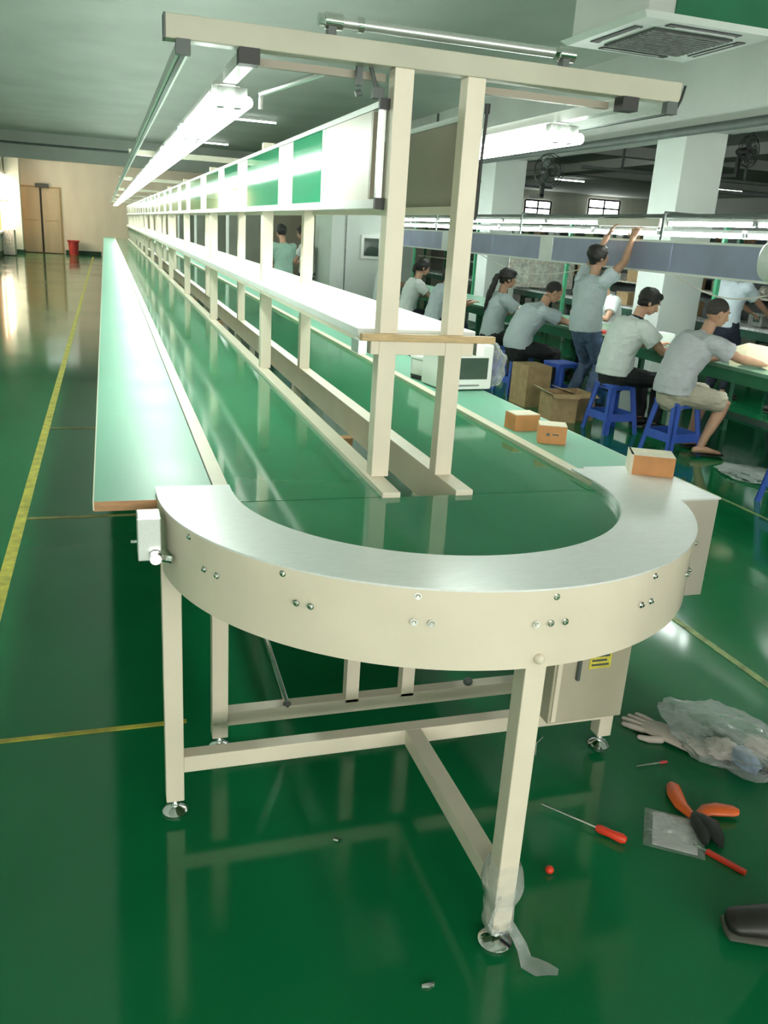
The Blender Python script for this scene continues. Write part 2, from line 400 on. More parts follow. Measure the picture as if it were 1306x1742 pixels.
# plastic film wrapped round the front leg
fm = MB()
n = 22
ring = []
for i in range(16):
    z = .05 + i*.013
    for j in range(n):
        th = 2*PI*j/n; sq = 1/max(abs(math.cos(th)), abs(math.sin(th)))
        r = .026*sq + .004 + .007*abs(noise.noise(Vector((math.cos(th)*2, math.sin(th)*2, i*.35)))) + (.014*math.sin((i-6)/9*PI) if 6 < i < 15 else 0)
        ring.append((.839+r*math.cos(th), 1.437+r*math.sin(th), z))
fs = [(i*n+j, i*n+(j+1) % n, (i+1)*n+(j+1) % n, (i+1)*n+j) for i in range(15) for j in range(n)]
fm.add(ring, fs)
fo = fm.build('plastic_film', M_FILM, smooth=True); tag(fo, 'torn clear plastic film wrapped round the foot of the front leg', 'plastic film')
tl = MB()
tl.sweep([(.855,1.405,.08),(.875,1.37,.04),(.88,1.35,.012),(.90,1.335,.007),(.925,1.325,.006),(.945,1.312,.004)], [(.012,.003),(.016,.003),(.02,.003),(.022,.003),(.015,.003),(.008,.002)], 10, lat=(1,.3,0))
tl.sweep([(.825,1.41,.16),(.80,1.385,.15),(.785,1.375,.12),(.80,1.38,.085),(.825,1.40,.07)], [.004]*5, 8)
tl.build('film_tail', M_FILM, fo, smooth=True)

# ------------------------------------------------------------------ straight belt conveyors
Y0, Y1 = 2.115, 30.5
post_ys = [2.285 + (0 if k == 0 else (1.95 + (k-1)*2.2)) for k in range(14)]
def conveyor(label, bx0, bx1, rails, leg_x):
    c = thing('belt_conveyor', label, 'conveyor', ((bx0+bx1)/2, Y0, 0))
    ox, oy = (bx0+bx1)/2, Y0
    def T(mb): mb.v = [(a-ox, b-oy, z) for a, b, z in mb.v]; return mb
    T(MB().box(bx0, bx1, Y0, Y1, .905, .928)).build('belt', M_BELT, c)
    T(MB().cyl((bx0+.002, Y0+.018, .905), (bx1-.002, Y0+.018, .905), .018, 12)).build('end_roller', M_BLACK, c, smooth=True)
    for x0, x1, z0 in rails:
        T(MB().box(x0, x1, Y0-.012, Y1, z0, .943)).build('side_rail', M_FRAME, c, bevel=.002)
    for k, y in enumerate([2.385]+[y+.15 for y in post_ys[1:]]):
        lg = T(MB().box(leg_x-.025, leg_x+.025, y-.025, y+.025, .05, .86)).build('leg', M_FRAME, c, bevel=.003 if k < 2 else 0)
        foot(lg, leg_x-ox, y-oy)
    return c
cl = conveyor('left straight green belt conveyor running beside the long worktop', .293, .70, [(.252, .293, .83), (.70, .752, .83)], .29)
crt = conveyor('right straight green belt conveyor carrying on to the far end, device side', .97, 1.379, [(.918, .97, .83), (1.379, 1.42, .83)], 1.40)

# rack standing between the two belts
rk = thing('workstation_rack', 'long cream steel rack of paired posts, shelf and top beams between the belts', 'rack', (CX, 2.285, 0))
def K(mb): mb.v = [(a-CX, b-2.285, z) for a, b, z in mb.v]; return mb
PX = (.739, .938)
for k, y in enumerate(post_ys):
    for x in PX:
        zt = 2.02 if k == 0 else 1.985
        K(MB().box(x-.026, x+.026, y-.026, y+.026, .943, zt)).build('post', M_FRAME, rk, bevel=.003 if k < 3 else 0)
        K(MB().box(x-.022, x+.022, y+.123, y+.167, .10, .83)).build('lower_upright', M_FRAME, rk)
    K(MB().box(.316, 1.375, y+.123, y+.17, .062, .112)).build('floor_crossbar', M_FRAME, rk, bevel=.002 if k < 2 else 0)
    K(MB().box(.752, .918, y+.9, y+.95, .80, .83)).build('brace', M_EDGE, rk)
# thin chrome brace
K(MB().cyl((.40, 2.43, .50), (.517, 2.43, .117), .009, 10)).build('diagonal_rod', M_CHROME, rk, smooth=True)
K(MB().ell((.517, 2.42, .112), (.014, .014, .012))).build('rod_bolt', M_DKGREY, rk, smooth=True)
K(MB().ell((1.17, 2.42, .125), (.018, .014, .014))).build('rod_bolt', M_DKGREY, rk, smooth=True)
# long tray under the gap (dark)
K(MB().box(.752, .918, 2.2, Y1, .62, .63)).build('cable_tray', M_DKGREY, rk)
# shelf
K(MB().box(.668, 1.03, 2.325, Y1, 1.338, 1.362)).build('shelf', M_WHITE, rk, bevel=.002)
K(MB().box(.668, .684, 2.325, Y1, 1.326, 1.338)).build('shelf_rail', M_FRAME, rk)
K(MB().box(1.01, 1.03, 2.325, Y1, 1.31, 1.338)).build('shelf_rail', M_FRAME, rk)
K(MB().box(.655, 1.055, 2.235, 2.257, 1.338, 1.358)).build('front_bar', M_WOOD, rk, bevel=.003)
K(MB().box(.69, 1.0, 2.262, 2.30, 1.298, 1.336)).build('shelf_support', M_FRAME, rk, bevel=.002)
for x in (.665, 1.02): K(MB().box(x-.012, x+.012, 2.257, 2.33, 1.30, 1.336)).build('shelf_clip', M_ALU, rk)
# divider rails and boards
for x in (.70, .965):
    r_ = K(MB().box(x-.012, x+.012, 2.30, Y1, 1.683, 1.706)).build('divider_rail', M_WHITE if x < .8 else M_FRAME, rk)
    K(MB().box(x-.010, x+.010, 2.30, Y1, 1.93, 1.945)).build('divider_top_rail', M_ALU, rk)
    if x < .8:
        K(MB().box(x-.014, x+.014, 2.285, 2.30, 1.68, 1.709)).build('end_cap', M_BLACK, r_)
        K(MB().box(x-.014, x+.014, 2.285, 2.30, 1.925, 1.95)).build('end_cap', M_BLACK, r_)
        K(MB().box(x-.008, x+.008, 2.30, 2.318, 1.709, 1.925)).build('divider_upright', M_ALU, rk)
        K(MB().box(x-.008, x+.008, 2.36, 2.378, 1.709, 1.925)).build('divider_upright', M_BROWNP, rk)
y = 2.378; seq = []
first = [(2.925, M_CREAMP), (2.965, M_WHITE), (3.44, M_GREENP), (3.74, M_CREAMP), (4.59, M_GREENP), (4.94, M_CREAMP), (5.50, M_GREENP), (5.80, M_CREAMP), (6.5, M_GREENP), (6.9, M_CREAMP)]
for ye, m_ in first: seq.append((y, ye, m_)); y = ye
while y < 29.5:
    for w_, m_ in ((.85, M_GREENP), (.4, M_CREAMP), (.55, M_GREENP), (.4, M_CREAMP)):
        seq.append((y, min(y+w_, Y1), m_)); y += w_
for a, b, m_ in seq:
    K(MB().box(.696, .704, a+.004, b-.004, 1.706, 1.93)).build('divider_board', m_, rk)
for a in range(13):
    K(MB().box(.961, .969, post_ys[a]+.08, post_ys[a+1]-.04, 1.706, 1.93)).build('divider_board', M_BROWNP if a % 2 == 0 else M_CREAMP, rk)
# top beams and long channels
M_FRAME_DIM = mat('cream_frame_dimmed', (.50, .49, .38), .4, var=.04)  # frame cream darkened: the weaker light up there is put into the colour
for k, y in enumerate(post_ys):
    if k in (0,): K(MB().box(.15, 1.56, y-.026, y+.026, 2.02, 2.073)).build('top_beam', M_FRAME_DIM, rk, bevel=.003)
    elif k % 2 == 0: K(MB().box(.17, 1.53, y-.02, y+.02, 2.02, 2.055)).build('top_beam', M_FRAME_DIM, rk)
K(MB().box(.146, .150, 2.259, 2.311, 2.02, 2.073)).build('beam_cap', M_DKGREY, rk)
for x in (.19, 1.535):
    ch = K(MB().box(x-.014, x+.014, 2.28, Y1, 1.993, 2.02)).build('outer_channel', M_ALU, rk)
    K(MB().box(x-.006, x+.006, 2.27, Y1, 1.989, 1.993)).build('channel_slot', M_DKGREY, ch)
    K(MB().box(x-.017, x+.017, 2.255, 2.28, 1.989, 2.022)).build('end_cap', M_DKGREY, ch)
for x in (.345, 1.40):
    ch = K(MB().box(x-.02, x+.02, 2.30, Y1, 1.99, 2.02)).build('light_channel', M_WHITE, rk)
    K(MB().box(x-.025, x+.025, 2.255, 2.30, 1.985, 2.021)).build('end_cap', M_BLACK, ch)
for a, b in (((.37), (.71)), ((.97), (1.375))):
    K(MB().box(a, b, 2.33, 2.35, 1.995, 2.013)).build('light_strut', M_BROWNP, rk)
K(MB().cyl((.55, 2.34, 2.0), (.43, 2.60, 1.97), .008, 8).cyl((.43, 2.60, 1.97), (.43, 2.60, 1.93), .006, 8)).build('hanger_rod', M_ALU, rk)
K(MB().box(.625, .64, 2.30, 2.32, 1.975, 2.03).box(.67, .70, 2.30, 2.325, 1.95, 1.975).cyl((.68, 2.31, 1.975), (.66, 2.31, 2.03), .006, 8).cyl((.625, 2.31, 1.955), (.64, 2.31, 1.96), .008)).build('wire_clip', M_DKGREY, rk)
K(MB().sweep([(1.553, 2.262, 2.005), (1.562, 2.258, 2.03), (1.567, 2.255, 2.065)], [.004]*3, 6)).build('cable_tie', M_BLACK, rk)
# air pipe lying on the beam
ap_ = thing('air_pipe', 'grey metal pipe with end fittings lying above the front top beam', 'pipe', (.9, 2.285, 2.073))
pm_ = lambda mb: (setattr(mb, 'v', [(a-.9, b-2.285, z-2.088) for a, b, z in mb.v]), mb)[1]
pm_(MB().cyl((.56, 2.30, 2.125), (1.20, 2.30, 2.125), .013, 14)).build('tube', M_ALU, ap_, smooth=True)
for x in (.555, 1.205):
    pm_(MB().cyl((x-.02, 2.30, 2.125), (x+.025, 2.30, 2.125), .019, 14).cyl((x-.035, 2.30, 2.125), (x-.02, 2.30, 2.125), .015, 8)).build('pipe_fitting', M_CHROME, ap_, smooth=True)
    pm_(MB().box(x-.012, x+.008, 2.285, 2.315, 2.088, 2.112)).build('pipe_saddle', M_DKGREY, ap_)
pm_(MB().cyl((.62, 2.30, 2.125), (.635, 2.30, 2.125), .018, 14)).build('pipe_collar', M_CHROME, ap_, smooth=True)
# hose hanging behind the right post
tag(MB().sweep([(1.0, 2.32, 1.96), (.995, 2.32, 1.8), (.992, 2.32, 1.67)], [.0045]*3, 8).sweep([(1.0, 2.32, 1.945), (1.0, 2.32, 1.97)], [.008]*2, 8).build('hose', M_BLACK, smooth=True), 'thin black hose hanging beside the right front post', 'hose')

# side worktops
def worktop(label, x0, x1, y0, edge_y):
    t = thing('worktop', label, 'worktop', ((x0+x1)/2, y0, 0))
    ox = (x0+x1)/2
    def T(mb): mb.v = [(a-ox, b-y0, z) for a, b, z in mb.v]; return mb
    T(MB().box(x0, x1, y0+.004, Y1, .915, .938)).build('top', M_TABLE, t)
    T(MB().box(x0, x1, y0, y0+.004, .913, .938)).build('end_edge', M_EDGE, t)
    T(MB().box(x0-.003 if x0 < .5 else x1, x0 if x0 < .5 else x1+.003, y0, Y1, .915, .938)).build('side_edge', M_FRAME, t)
    bb = MB()
    for y in post_ys: bb.box(x0+.03 if x0 < .5 else x0+.01, x1-.0, y+.15, y+.18, .885, .915)
    T(bb).build('bracket', M_FRAME, t)
    return t
worktop('long pale green worktop along the left side of the line', -.053, .250, 2.12, 0)
worktop('long green worktop along the right side of the line, cartons on it', 1.421, 1.69, 2.29, 0)

# fluorescent fixtures under the channels
def fixture(name, label, group, L_=1.17):
    f = thing(name, label, 'light fixture', (0,0,0), 0, group)
    MB().box(-.035, .035, .06, L_-.06, -.026, 0).build('housing', M_WHITE, f)
    for x in (-.047, 0, .047):
        MB().cyl((x, .0, -.047), (x, L_, -.047), .0165, 10).build('tube', M_TUBE, f, smooth=True)
    for y in (0.03, L_-.05):
        MB().box(-.034, -.013, y-.02, y+.02, -.062, -.012).box(.013, .034, y-.02, y+.02, -.062, -.012).box(-.05, .05, y-.012, y+.02, -.030, -.008).build('lamp_holder', M_CLUTTER[0], f)
    return f
fx0 = None; cnt = 0
for side, x in (('left', .345), ('right', 1.40)):
    for k in range(23):
        y = 2.60 + k*1.2
        lab = ('lit triple tube light fixture under the left channel above the worktop' if side == 'left' else 'lit triple tube light fixture under the right channel, far side of rack')
        if k == 0: lab = 'nearest lit triple tube light fixture under the %s channel' % side
        if fx0 is None:
            fx0 = fixture('tube_light', lab, 'triple tube lights over the assembly line'); f = fx0
        else: f = dup(fx0, label=lab)
        f.location = (x, y, 1.99)

# ------------------------------------------------------------------ things on the right worktop / belts
def carton(name, label, loc, size, rz, m=M_CARTONO, mt=M_CARTONT, open_=False, group=None):
    sx, sy, sz = size
    t = thing(name, label, 'box', loc, rz, group)
    MB().box(-sx/2, sx/2, -sy/2, sy/2, 0, sz).build('body', m, t, bevel=.002)
    if not open_:
        MB().box(-sx/2+.001, sx/2-.001, -sy/2+.001, -.001, sz, sz+.002).build('flap', mt, t)
        MB().box(-sx/2+.001, sx/2-.001, .001, sy/2-.001, sz, sz+.002).build('flap', mt, t)
    return t
c1 = carton('carton', 'small orange carton on right worktop, farther of the two beside the belt', (1.50, 2.87, .938), (.105, .085, .062), .05)
c2 = carton('carton', 'small orange carton with dark print on right worktop, nearer to the camera', (1.515, 2.66, .938), (.10, .08, .066), -.42)
MB().box(-.022, -.010, -.0415, -.04, .030, .040).box(.0, .022, -.0415, -.04, .033, .038).build('print', M_DKGREY, c2)
c3 = carton('carton', 'larger orange carton with pale lid standing on the curved end plate', (1.625, 2.21, .9495), (.135, .10, .062), -.47)
MB().box(-.0685, -.060, -.0505, .0505, 0, .064).build('tape_band', M_CARTONT, c3)

# microwave-like white cabinet on worktop
mw = thing('microwave_oven', 'white microwave oven with dark window on the right worktop', 'microwave', (1.60, 3.66, .938), .12)
MB().box(-.13, .13, 0, .22, .004, .215).build('housing', M_WHITE, mw, bevel=.006)
dd = MB().box(-.125, .125, -.012, 0, .008, .21).build('door', M_WHITE, mw, bevel=.004)
MB().box(-.10, .10, -.0145, -.012, .055, .155).build('window_pane', M_GLASSD, dd)
MB().box(-.06, .06, -.0145, -.012, .022, .030).build('brand_strip', M_CLUTTER[0], dd)
MB().box(-.07, .07, -.0145, -.012, .175, .19).build('vent', M_CLUTTER[4], dd)
for sx in (-1, 1):
    MB().box(sx*.11-.012, sx*.11+.012, .02, .2, 0, .004).build('foot', M_BLACK, mw)
rc = thing('white_appliance', 'rounded white appliance with black base beside the microwave', 'appliance', (1.56, 3.98, .938), .2)
MB().prism([(-.10,-.07),(.06,-.10),(.12,-.04),(.12,.10),(-.08,.11),(-.12,.04)], .02, .10).build('body', M_WHITE, rc, bevel=.015, smooth=True)
MB().prism([(-.095,-.065),(.06,-.095),(.115,-.04),(.115,.095),(-.08,.105),(-.115,.04)], 0, .02).build('base', M_BLACK, rc)
MB().prism([(-.105,-.074),(.062,-.104),(.125,-.04),(.125,.104),(-.083,.115),(-.125,.04)], .10, .118).build('lid', M_WHITE, rc, bevel=.006, smooth=True)

def crumple(name, label, cat, c, r, m, seed=0, amp=.25, flat=.0, rz=0, n=28, mm=20):
    mb = MB().ell((0,0,0), (1,1,1), None, n, mm)
    vs = []
    for v in mb.v:
        V = Vector(v); k = 1 + amp*noise.noise(V*2.1+Vector((seed,0,0))) + amp*.5*noise.noise(V*5+Vector((0,seed,0)))
        vs.append((V.x*k*r[0], V.y*k*r[1], max(V.z*k*r[2], -r[2]*(1-flat))))
    mb.v = vs
    o = mb.build(name, m, smooth=True, loc=(c[0], c[1], c[2]+r[2]*(1-flat)), rot=(0,0,rz))
    return tag(o, label, cat) if cat else o
crumple('plastic_bag', 'clear crumpled plastic bag hanging by the microwave side', 'plastic bag', (1.765, 3.80, .938), (.085, .09, .11), M_FILM, 3, .25, .1)

# ------------------------------------------------------------------ tools and litter on the floor
def screwdriver(label, tip, end, m, hl=.085, r=.0125, sr=.0028):
    T, E = Vector(tip), Vector(end); L_ = (E-T).length
    t = thing('screwdriver', label, 'screwdriver', tip, math.atan2(E.y-T.y, E.x-T.x))
    MB().cyl((0,0,r), (L_-hl, 0, r), sr, 8).build('shaft', M_CHROME, t, smooth=True)
    MB().sweep([(L_-hl,0,r),(L_-hl+.012,0,r),(L_-hl*.55,0,r),(L_-.012,0,r),(L_,0,r)], [r*.55, r*.9, r*.8, r, r*.6], 10).build('handle', m, t, smooth=True)
    return t
screwdriver('red handled screwdriver with long shaft lying on green floor', (1.19, 1.87, 0), (1.355, 1.665, 0), M_RED, .09, .015, .003)
screwdriver('small screwdriver with thin shaft beside the white glove', (1.60, 1.985, 0), (1.72, 1.985, 0), M_REDB, .03, .006, .003)
tag(MB().ell((1.083, 1.615, .011), (.012, .012, .011)).build('bottle_cap', M_RED, smooth=True), 'tiny red round cap on floor right of the front leg', 'cap')
# wire / screw litter
tag(MB().sweep([(.545,1.875,.003),(.555,1.868,.003),(.567,1.872,.003)], [.005,.006,.003], 8).build('screw', M_CHROME, smooth=True), 'tiny shiny screw on floor in front of the crossbar', 'screw')
tag(MB().sweep([(.62,1.355,.003),(.635,1.352,.004),(.65,1.356,.003)], [.004,.006,.003], 8).build('metal_scrap', M_CHROME, smooth=True), 'small shiny metal scrap on floor left of the front foot', 'scrap')
tag(MB().sweep([(1.30,2.12,.003),(1.335,2.18,.003),(1.375,2.21,.003)], [.0015]*3, 6).build('wire_scrap', M_ALU), 'thin curved wire scrap on floor under the control box', 'wire')
tag(MB().sweep([(1.45,2.39,.003),(1.55,2.37,.003),(1.66,2.31,.003)], [.0015]*3, 6).build('wire_scrap', M_ALU), 'thin pale wire on floor behind the right rear foot', 'wire')
# paper packet in clear bag
pk = thing('instruction_packet', 'clear bag holding a white leaflet beside the orange pliers', 'packet', (1.525, 1.675, 0), -.62)
MB().box(-.06, .065, -.075, .08, .001, .004).build('leaflet', M_PAPERW, pk)
bg = MB(); nx, ny = 14, 14; vs = []
for i in range(nx):
    for j in range(ny):
        x = -.085+.17*i/(nx-1); y_ = -.09+.18*j/(ny-1)
        e = 1 if 0 < i < nx-1 and 0 < j < ny-1 else 0
        vs.append((x, y_, .002 + e*(.006+.006*noise.noise(Vector((x*40, y_*40, 1))))))
bg.add(vs, [(i*ny+j, (i+1)*ny+j, (i+1)*ny+j+1, i*ny+j+1) for i in range(nx-1) for j in range(ny-1)])
bg.build('bag', M_FILM, pk, smooth=True)
# orange-handled pliers
pl = thing('pliers', 'orange handled cutting pliers lying open on the floor', 'pliers', (1.625, 1.70, 0), 0)
MB().sweep([(-.01,.01,.016),(-.015,.06,.018),(.0,.11,.018),(.02,.15,.017),(.02,.165,.016)], [(.012,.010),(.022,.013),(.026,.014),(.022,.013),(.012,.009)], 12, lat=(1,0,0)).build('handle', M_ORANGE, pl, smooth=True)
MB().sweep([(.0,.005,.02),(.045,.02,.022),(.085,.015,.022),(.125,.0,.021),(.14,-.01,.02)], [(.012,.010),(.023,.014),(.028,.015),(.024,.013),(.012,.009)], 12, lat=(0,1,0)).build('handle', M_ORANGE, pl, smooth=True)
MB().sweep([(.0,.012,.02),(-.015,-.03,.02),(-.035,-.075,.018),(-.05,-.10,.014)], [(.016,.012),(.028,.014),(.02,.012),(.008,.006)], 12, lat=(1,0,0)).build('jaw', M_BLACK, pl, smooth=True)
MB().sweep([(.0,.0,.022),(.01,-.04,.024),(.0,-.09,.02),(-.01,-.12,.012)], [(.02,.013),(.032,.016),(.022,.012),(.008,.006)], 12, lat=(1,0,0)).build('jaw', M_BLACK, pl, smooth=True)
kn = thing('utility_knife', 'small pinkish red handled tool below the pliers', 'tool', (1.565, 1.58, 0), -1.1)
MB().box(0, .115, -.008, .008, .001, .014).build('handle', M_RED, kn, bevel=.004)
MB().box(-.04, 0, -.005, .005, .005, .009).build('blade', M_CHROME, kn)
# white glove
gl = thing('work_glove', 'white cotton work glove lying by the plastic bag', 'glove', (1.82, 2.10, 0), -1.05)
gm = MB().sweep([(.13,0,.014),(.06,0,.016),(0,0,.018),(-.06,0,.018),(-.10,0,.014)], [(.045,.010),(.048,.013),(.05,.015),(.052,.014),(.046,.010)], 16, lat=(0,1,0), round_ends=True)
for k, l_ in zip((-1.5,-.5,.5,1.5), (.05,.065,.06,.045)):
    gm.sweep([(-.09, k*.024, .013), (-.10-l_*.6, k*.028, .012), (-.11-l_, k*.031, .011)], [.0115,.0115,.009], 10, round_ends=True)
gm.sweep([(-.02,-.045,.013),(-.05,-.075,.012),(-.08,-.085,.011)], [.014,.012,.009], 10, round_ends=True)
gm.build('glove_body', M_PINK, gl, smooth=True)
b_ = crumple('plastic_bag', 'big clear plastic bag of parts crumpled on the floor at right', 'plastic bag', (1.97, 2.02, 0), (.17, .22, .055), M_FILM, 11, .35, .15, .3, 40, 26)
crumple('packing_foam', 'pinkish white packing piece inside the bag on floor', 'packing', (1.93, 1.98, .006), (.06, .055, .03), M_PINK, 5, .25, .2)
crumple('packing_foam', 'pale blue packing piece inside the bag on floor', 'packing', (1.96, 1.90, .006), (.035, .06, .035), M_BAGBLUE, 8, .25, .2)
crumple('packing_foam', 'cream packing piece at the right of the bag on floor', 'packing', (2.07, 1.96, .006), (.05, .05, .03), M_PINK, 15, .25, .2)
tag(MB().box(-.04,.04,-.02,.02,0,.02).sweep([(-.06,-.035,.006),(0,-.04,.008),(.06,-.03,.006)], [.008,.01,.006], 8).build('connector', M_BLACK, loc=(2.03,1.87,0), rot=(0,0,.2)), 'small black connector beside the plastic bag on floor', 'connector')

# ------------------------------------------------------------------ stools
def stool(label, loc, rz):
    t = thing('stool', label, 'stool', loc, rz)
    h = .45; a, b = .135, .185
    MB().prism([(-a,-a),(a,-a),(a,a),(-a,a)], h-.028, h).build('seat', M_BLUE, t, bevel=.012, smooth=True)
    MB().box(-a+.01, a-.01, -a+.01, a-.01, h-.05, h-.028).build('seat_skirt', M_BLUE, t)
    for sx in (-1, 1):
        for sy in (-1, 1):
            m_ = MB()
            # L section leg, splayed
            def q(x, y, z, s): return (sx*x, sy*y, z)
            for (w0, w1, dx) in ((.055, .045, 0), (.055, .045, 1)):
                tp = a-.005; bt = b
                if dx == 0: vs = [(tp-w0,tp,h-.03),(tp,tp,h-.03),(tp,tp-.012,h-.03),(tp-w0,tp-.012,h-.03),(bt-w1,bt,0),(bt,bt,0),(bt,bt-.012,0),(bt-w1,bt-.012,0)]
                else: vs = [(tp,tp-w0,h-.03),(tp,tp,h-.03),(tp-.012,tp,h-.03),(tp-.012,tp-w0,h-.03),(bt,bt-w1,0),(bt,bt,0),(bt-.012,bt,0),(bt-.012,bt-w1,0)]
                m_.add([(sx*x, sy*y, z) for x, y, z in vs], [(0,1,2,3),(7,6,5,4),(0,4,5,1),(1,5,6,2),(2,6,7,3),(3,7,4,0)])
            m_.build('leg', M_BLUE, t)
    for k in range(4):
        an = k*PI/2
        rr = MB()
        z0, z1 = .12, .19
        e0 = b-(b-a)*z0/h; e1 = b-(b-a)*z1/h
        vs = [(-e0+.02,e0-.002,z0),(e0-.02,e0-.002,z0),(e0-.02,e0-.012,z0),(-e0+.02,e0-.012,z0),(-e1+.02,e1-.002,z1),(e1-.02,e1-.002,z1),(e1-.02,e1-.012,z1),(-e1+.02,e1-.012,z1)]
        rr.add([(x*math.cos(an)-y_*math.sin(an), x*math.sin(an)+y_*math.cos(an), z) for x, y_, z in vs], [(0,1,2,3),(7,6,5,4),(0,4,5,1),(1,5,6,2),(2,6,7,3),(3,7,4,0)])
        rr.build('stretcher', M_BLUE, t)
    return t
S1 = stool('blue plastic stool under the man in beige shorts', (4.52, 5.92, 0), .12)
def st(label, loc, rz): return dup(S1, loc, rz, label)
st('blue plastic stool under the man in white polo and black trousers', (4.42, 6.72, 0), .1)
st('empty blue plastic stool between open cartons and standing man', (4.55, 7.62+.35, 0), .2)
st('blue plastic stool under the grey shirted man leaning forward', (4.35, 8.62, 0), .1)
st('blue plastic stool under the long ponytailed woman', (4.45, 9.55, 0), .0)
st('blue plastic stool cut by the right picture edge', (4.48, 4.42, 0), .1)
st('blue plastic stool under the woman behind the front posts, pony tail down', (4.28, 11.05, 0), .1)
st('blue plastic stool under the second woman behind the front posts', (4.22, 12.05, 0), .1)
st('empty blue plastic stool beneath the far green bench at right', (7.0, 6.8, 0), .1)

# ------------------------------------------------------------------ floor cartons
carton('carton', 'tall brown carton standing on floor behind the worktop', (4.02+.18, 7.95, 0), (.28, .34, .42), .05, M_CARTON, M_CARTON)
def opencarton(label, loc, size, rz):
    sx, sy, sz = size; t = thing('open_carton', label, 'box', loc, rz)
    m_ = MB(); w_ = .006
    m_.box(-sx/2, sx/2, -sy/2, sy/2, 0, w_)
    m_.box(-sx/2, -sx/2+w_, -sy/2, sy/2, w_, sz).box(sx/2-w_, sx/2, -sy/2, sy/2, w_, sz).box(-sx/2+w_, sx/2-w_, -sy/2, -sy/2+w_, w_, sz).box(-sx/2+w_, sx/2-w_, sy/2-w_, sy/2, w_, sz)
    m_.build('body', M_CARTON, t)
    MB().add([(-sx/2,-sy/2,sz),(-sx/2,sy/2,sz),(-sx/2-.08,sy/2,sz+.03),(-sx/2-.08,-sy/2,sz+.03),(-sx/2,-sy/2,sz+.004),(-sx/2,sy/2,sz+.004),(-sx/2-.08,sy/2,sz+.034),(-sx/2-.08,-sy/2,sz+.034)],
             [(0,1,2,3),(7,6,5,4),(0,4,5,1),(1,5,6,2),(2,6,7,3),(3,7,4,0)]).build('flap', M_CARTONT, t)
    MB().add([(-sx/2,-sy/2,sz),(sx/2,-sy/2,sz),(sx/2,-sy/2-.06,sz-.03),(-sx/2,-sy/2-.06,sz-.03),(-sx/2,-sy/2,sz+.004),(sx/2,-sy/2,sz+.004),(sx/2,-sy/2-.06,sz-.026),(-sx/2,-sy/2-.06,sz-.026)],
             [(0,1,2,3),(7,6,5,4),(0,4,5,1),(1,5,6,2),(2,6,7,3),(3,7,4,0)]).build('flap', M_CARTON, t)
    return t
opencarton('open brown carton with pale flap, left of the low pair on floor', (4.14, 7.22, 0), (.26, .34, .27), -.15)
opencarton('open brown carton beside the blue stool, right of the low pair', (4.38, 7.3, 0), (.22, .34, .26), .05)

# ------------------------------------------------------------------ worker benches (right)
def bench(name, label, x0, x1, y0, y1, top_m, fr_m, z=.75):
    t = thing(name, label, 'bench', ((x0+x1)/2, y0, 0)); ox = (x0+x1)/2
    def T(mb): mb.v = [(a-ox, b-y0, c) for a, b, c in mb.v]; return mb
    T(MB().box(x0, x1, y0, y1, z-.03, z)).build('top', top_m, t)
    T(MB().box(x0+.01, x0+.05, y0, y1, z-.13, z-.03).box(x1-.05, x1-.01, y0, y1, z-.13, z-.03)).build('apron', fr_m, t)
    y = y0+.1; 
    while y < y1:
        for x in (x0+.06, x1-.06):
            T(MB().box(x-.025, x+.025, y-.025, y+.025, 0, z-.03)).build('leg', fr_m, t)
        T(MB().box(x0+.085, x1-.085, y-.02, y+.02, .22, .26)).build('stretcher', fr_m, t)
        y += 1.5
    T(MB().box(x0+.3, x1-.3, y0, y1, .24, .26)).build('lower_shelf', fr_m, t)
    return t
M_BTOP = mat('grey_green_bench_top', (.16, .32, .22), .3, var=.12, scale=3)
bench('work_bench', 'long green work bench in front of the row of seated workers', 4.92, 5.75, 3.6, 16.0, M_BTOP, M_GREENF)
bench('work_bench', 'dark green bench line behind the first row, under shelving', 7.45, 8.2, 3.6, 22.0, M_CLUTTER[4], M_DGREEN, .8)
bench('work_bench', 'farthest dark bench line in the hall', 10.6, 11.4, 6.0, 24.0, M_CLUTTER[0], M_DGREEN, .8)

# header over first bench: frame, lamps, boards
hd = thing('light_header', 'grey steel header frame carrying lamps and blue grey boards over the bench', 'header frame', (5.1, 3.6, 0))
def T(mb): mb.v = [(a-5.1, b-3.6, c) for a, b, c in mb.v]; return mb
HY0, HY1 = 3.6, 17.0
T(MB().box(5.06, 5.16, HY0, HY1, 1.93, 1.96)).build('top_rail', M_DKGREY, hd)
T(MB().box(4.985, 5.015, HY0, HY1, 1.70, 1.722)).build('board_rail', M_WHITE, hd)
T(MB().box(4.985, 5.015, HY0, HY1, 1.425, 1.445)).build('board_rail', M_WHITE, hd)
y = HY0
ys = [3.6, 5.3, 5.62, 7.0, 8.4, 9.3, 9.62, 11.0, 12.6, 12.9, 14.4, 16.0, 17.0]
for a, b in zip(ys[:-1], ys[1:]):
    m_ = M_WHITE if b-a < .4 else M_BLUEP
    T(MB().box(4.994, 5.006, a+.004, b-.004, 1.445, 1.70)).build('header_board', m_, hd)
for y in (4.2, 7.2, 10.2, 13.2, 16.2):
    T(MB().box(5.70, 5.74, y-.02, y+.02, .75, 1.95)).build('header_post', M_GREENF, hd)
    T(MB().box(5.0, 5.74, y-.015, y+.015, 1.96, 1.98)).build('header_arm', M_DKGREY, hd)
    T(MB().box(4.99, 5.01, y-.015, y+.015, 1.70, 1.96)).build('hanger', M_DKGREY, hd)
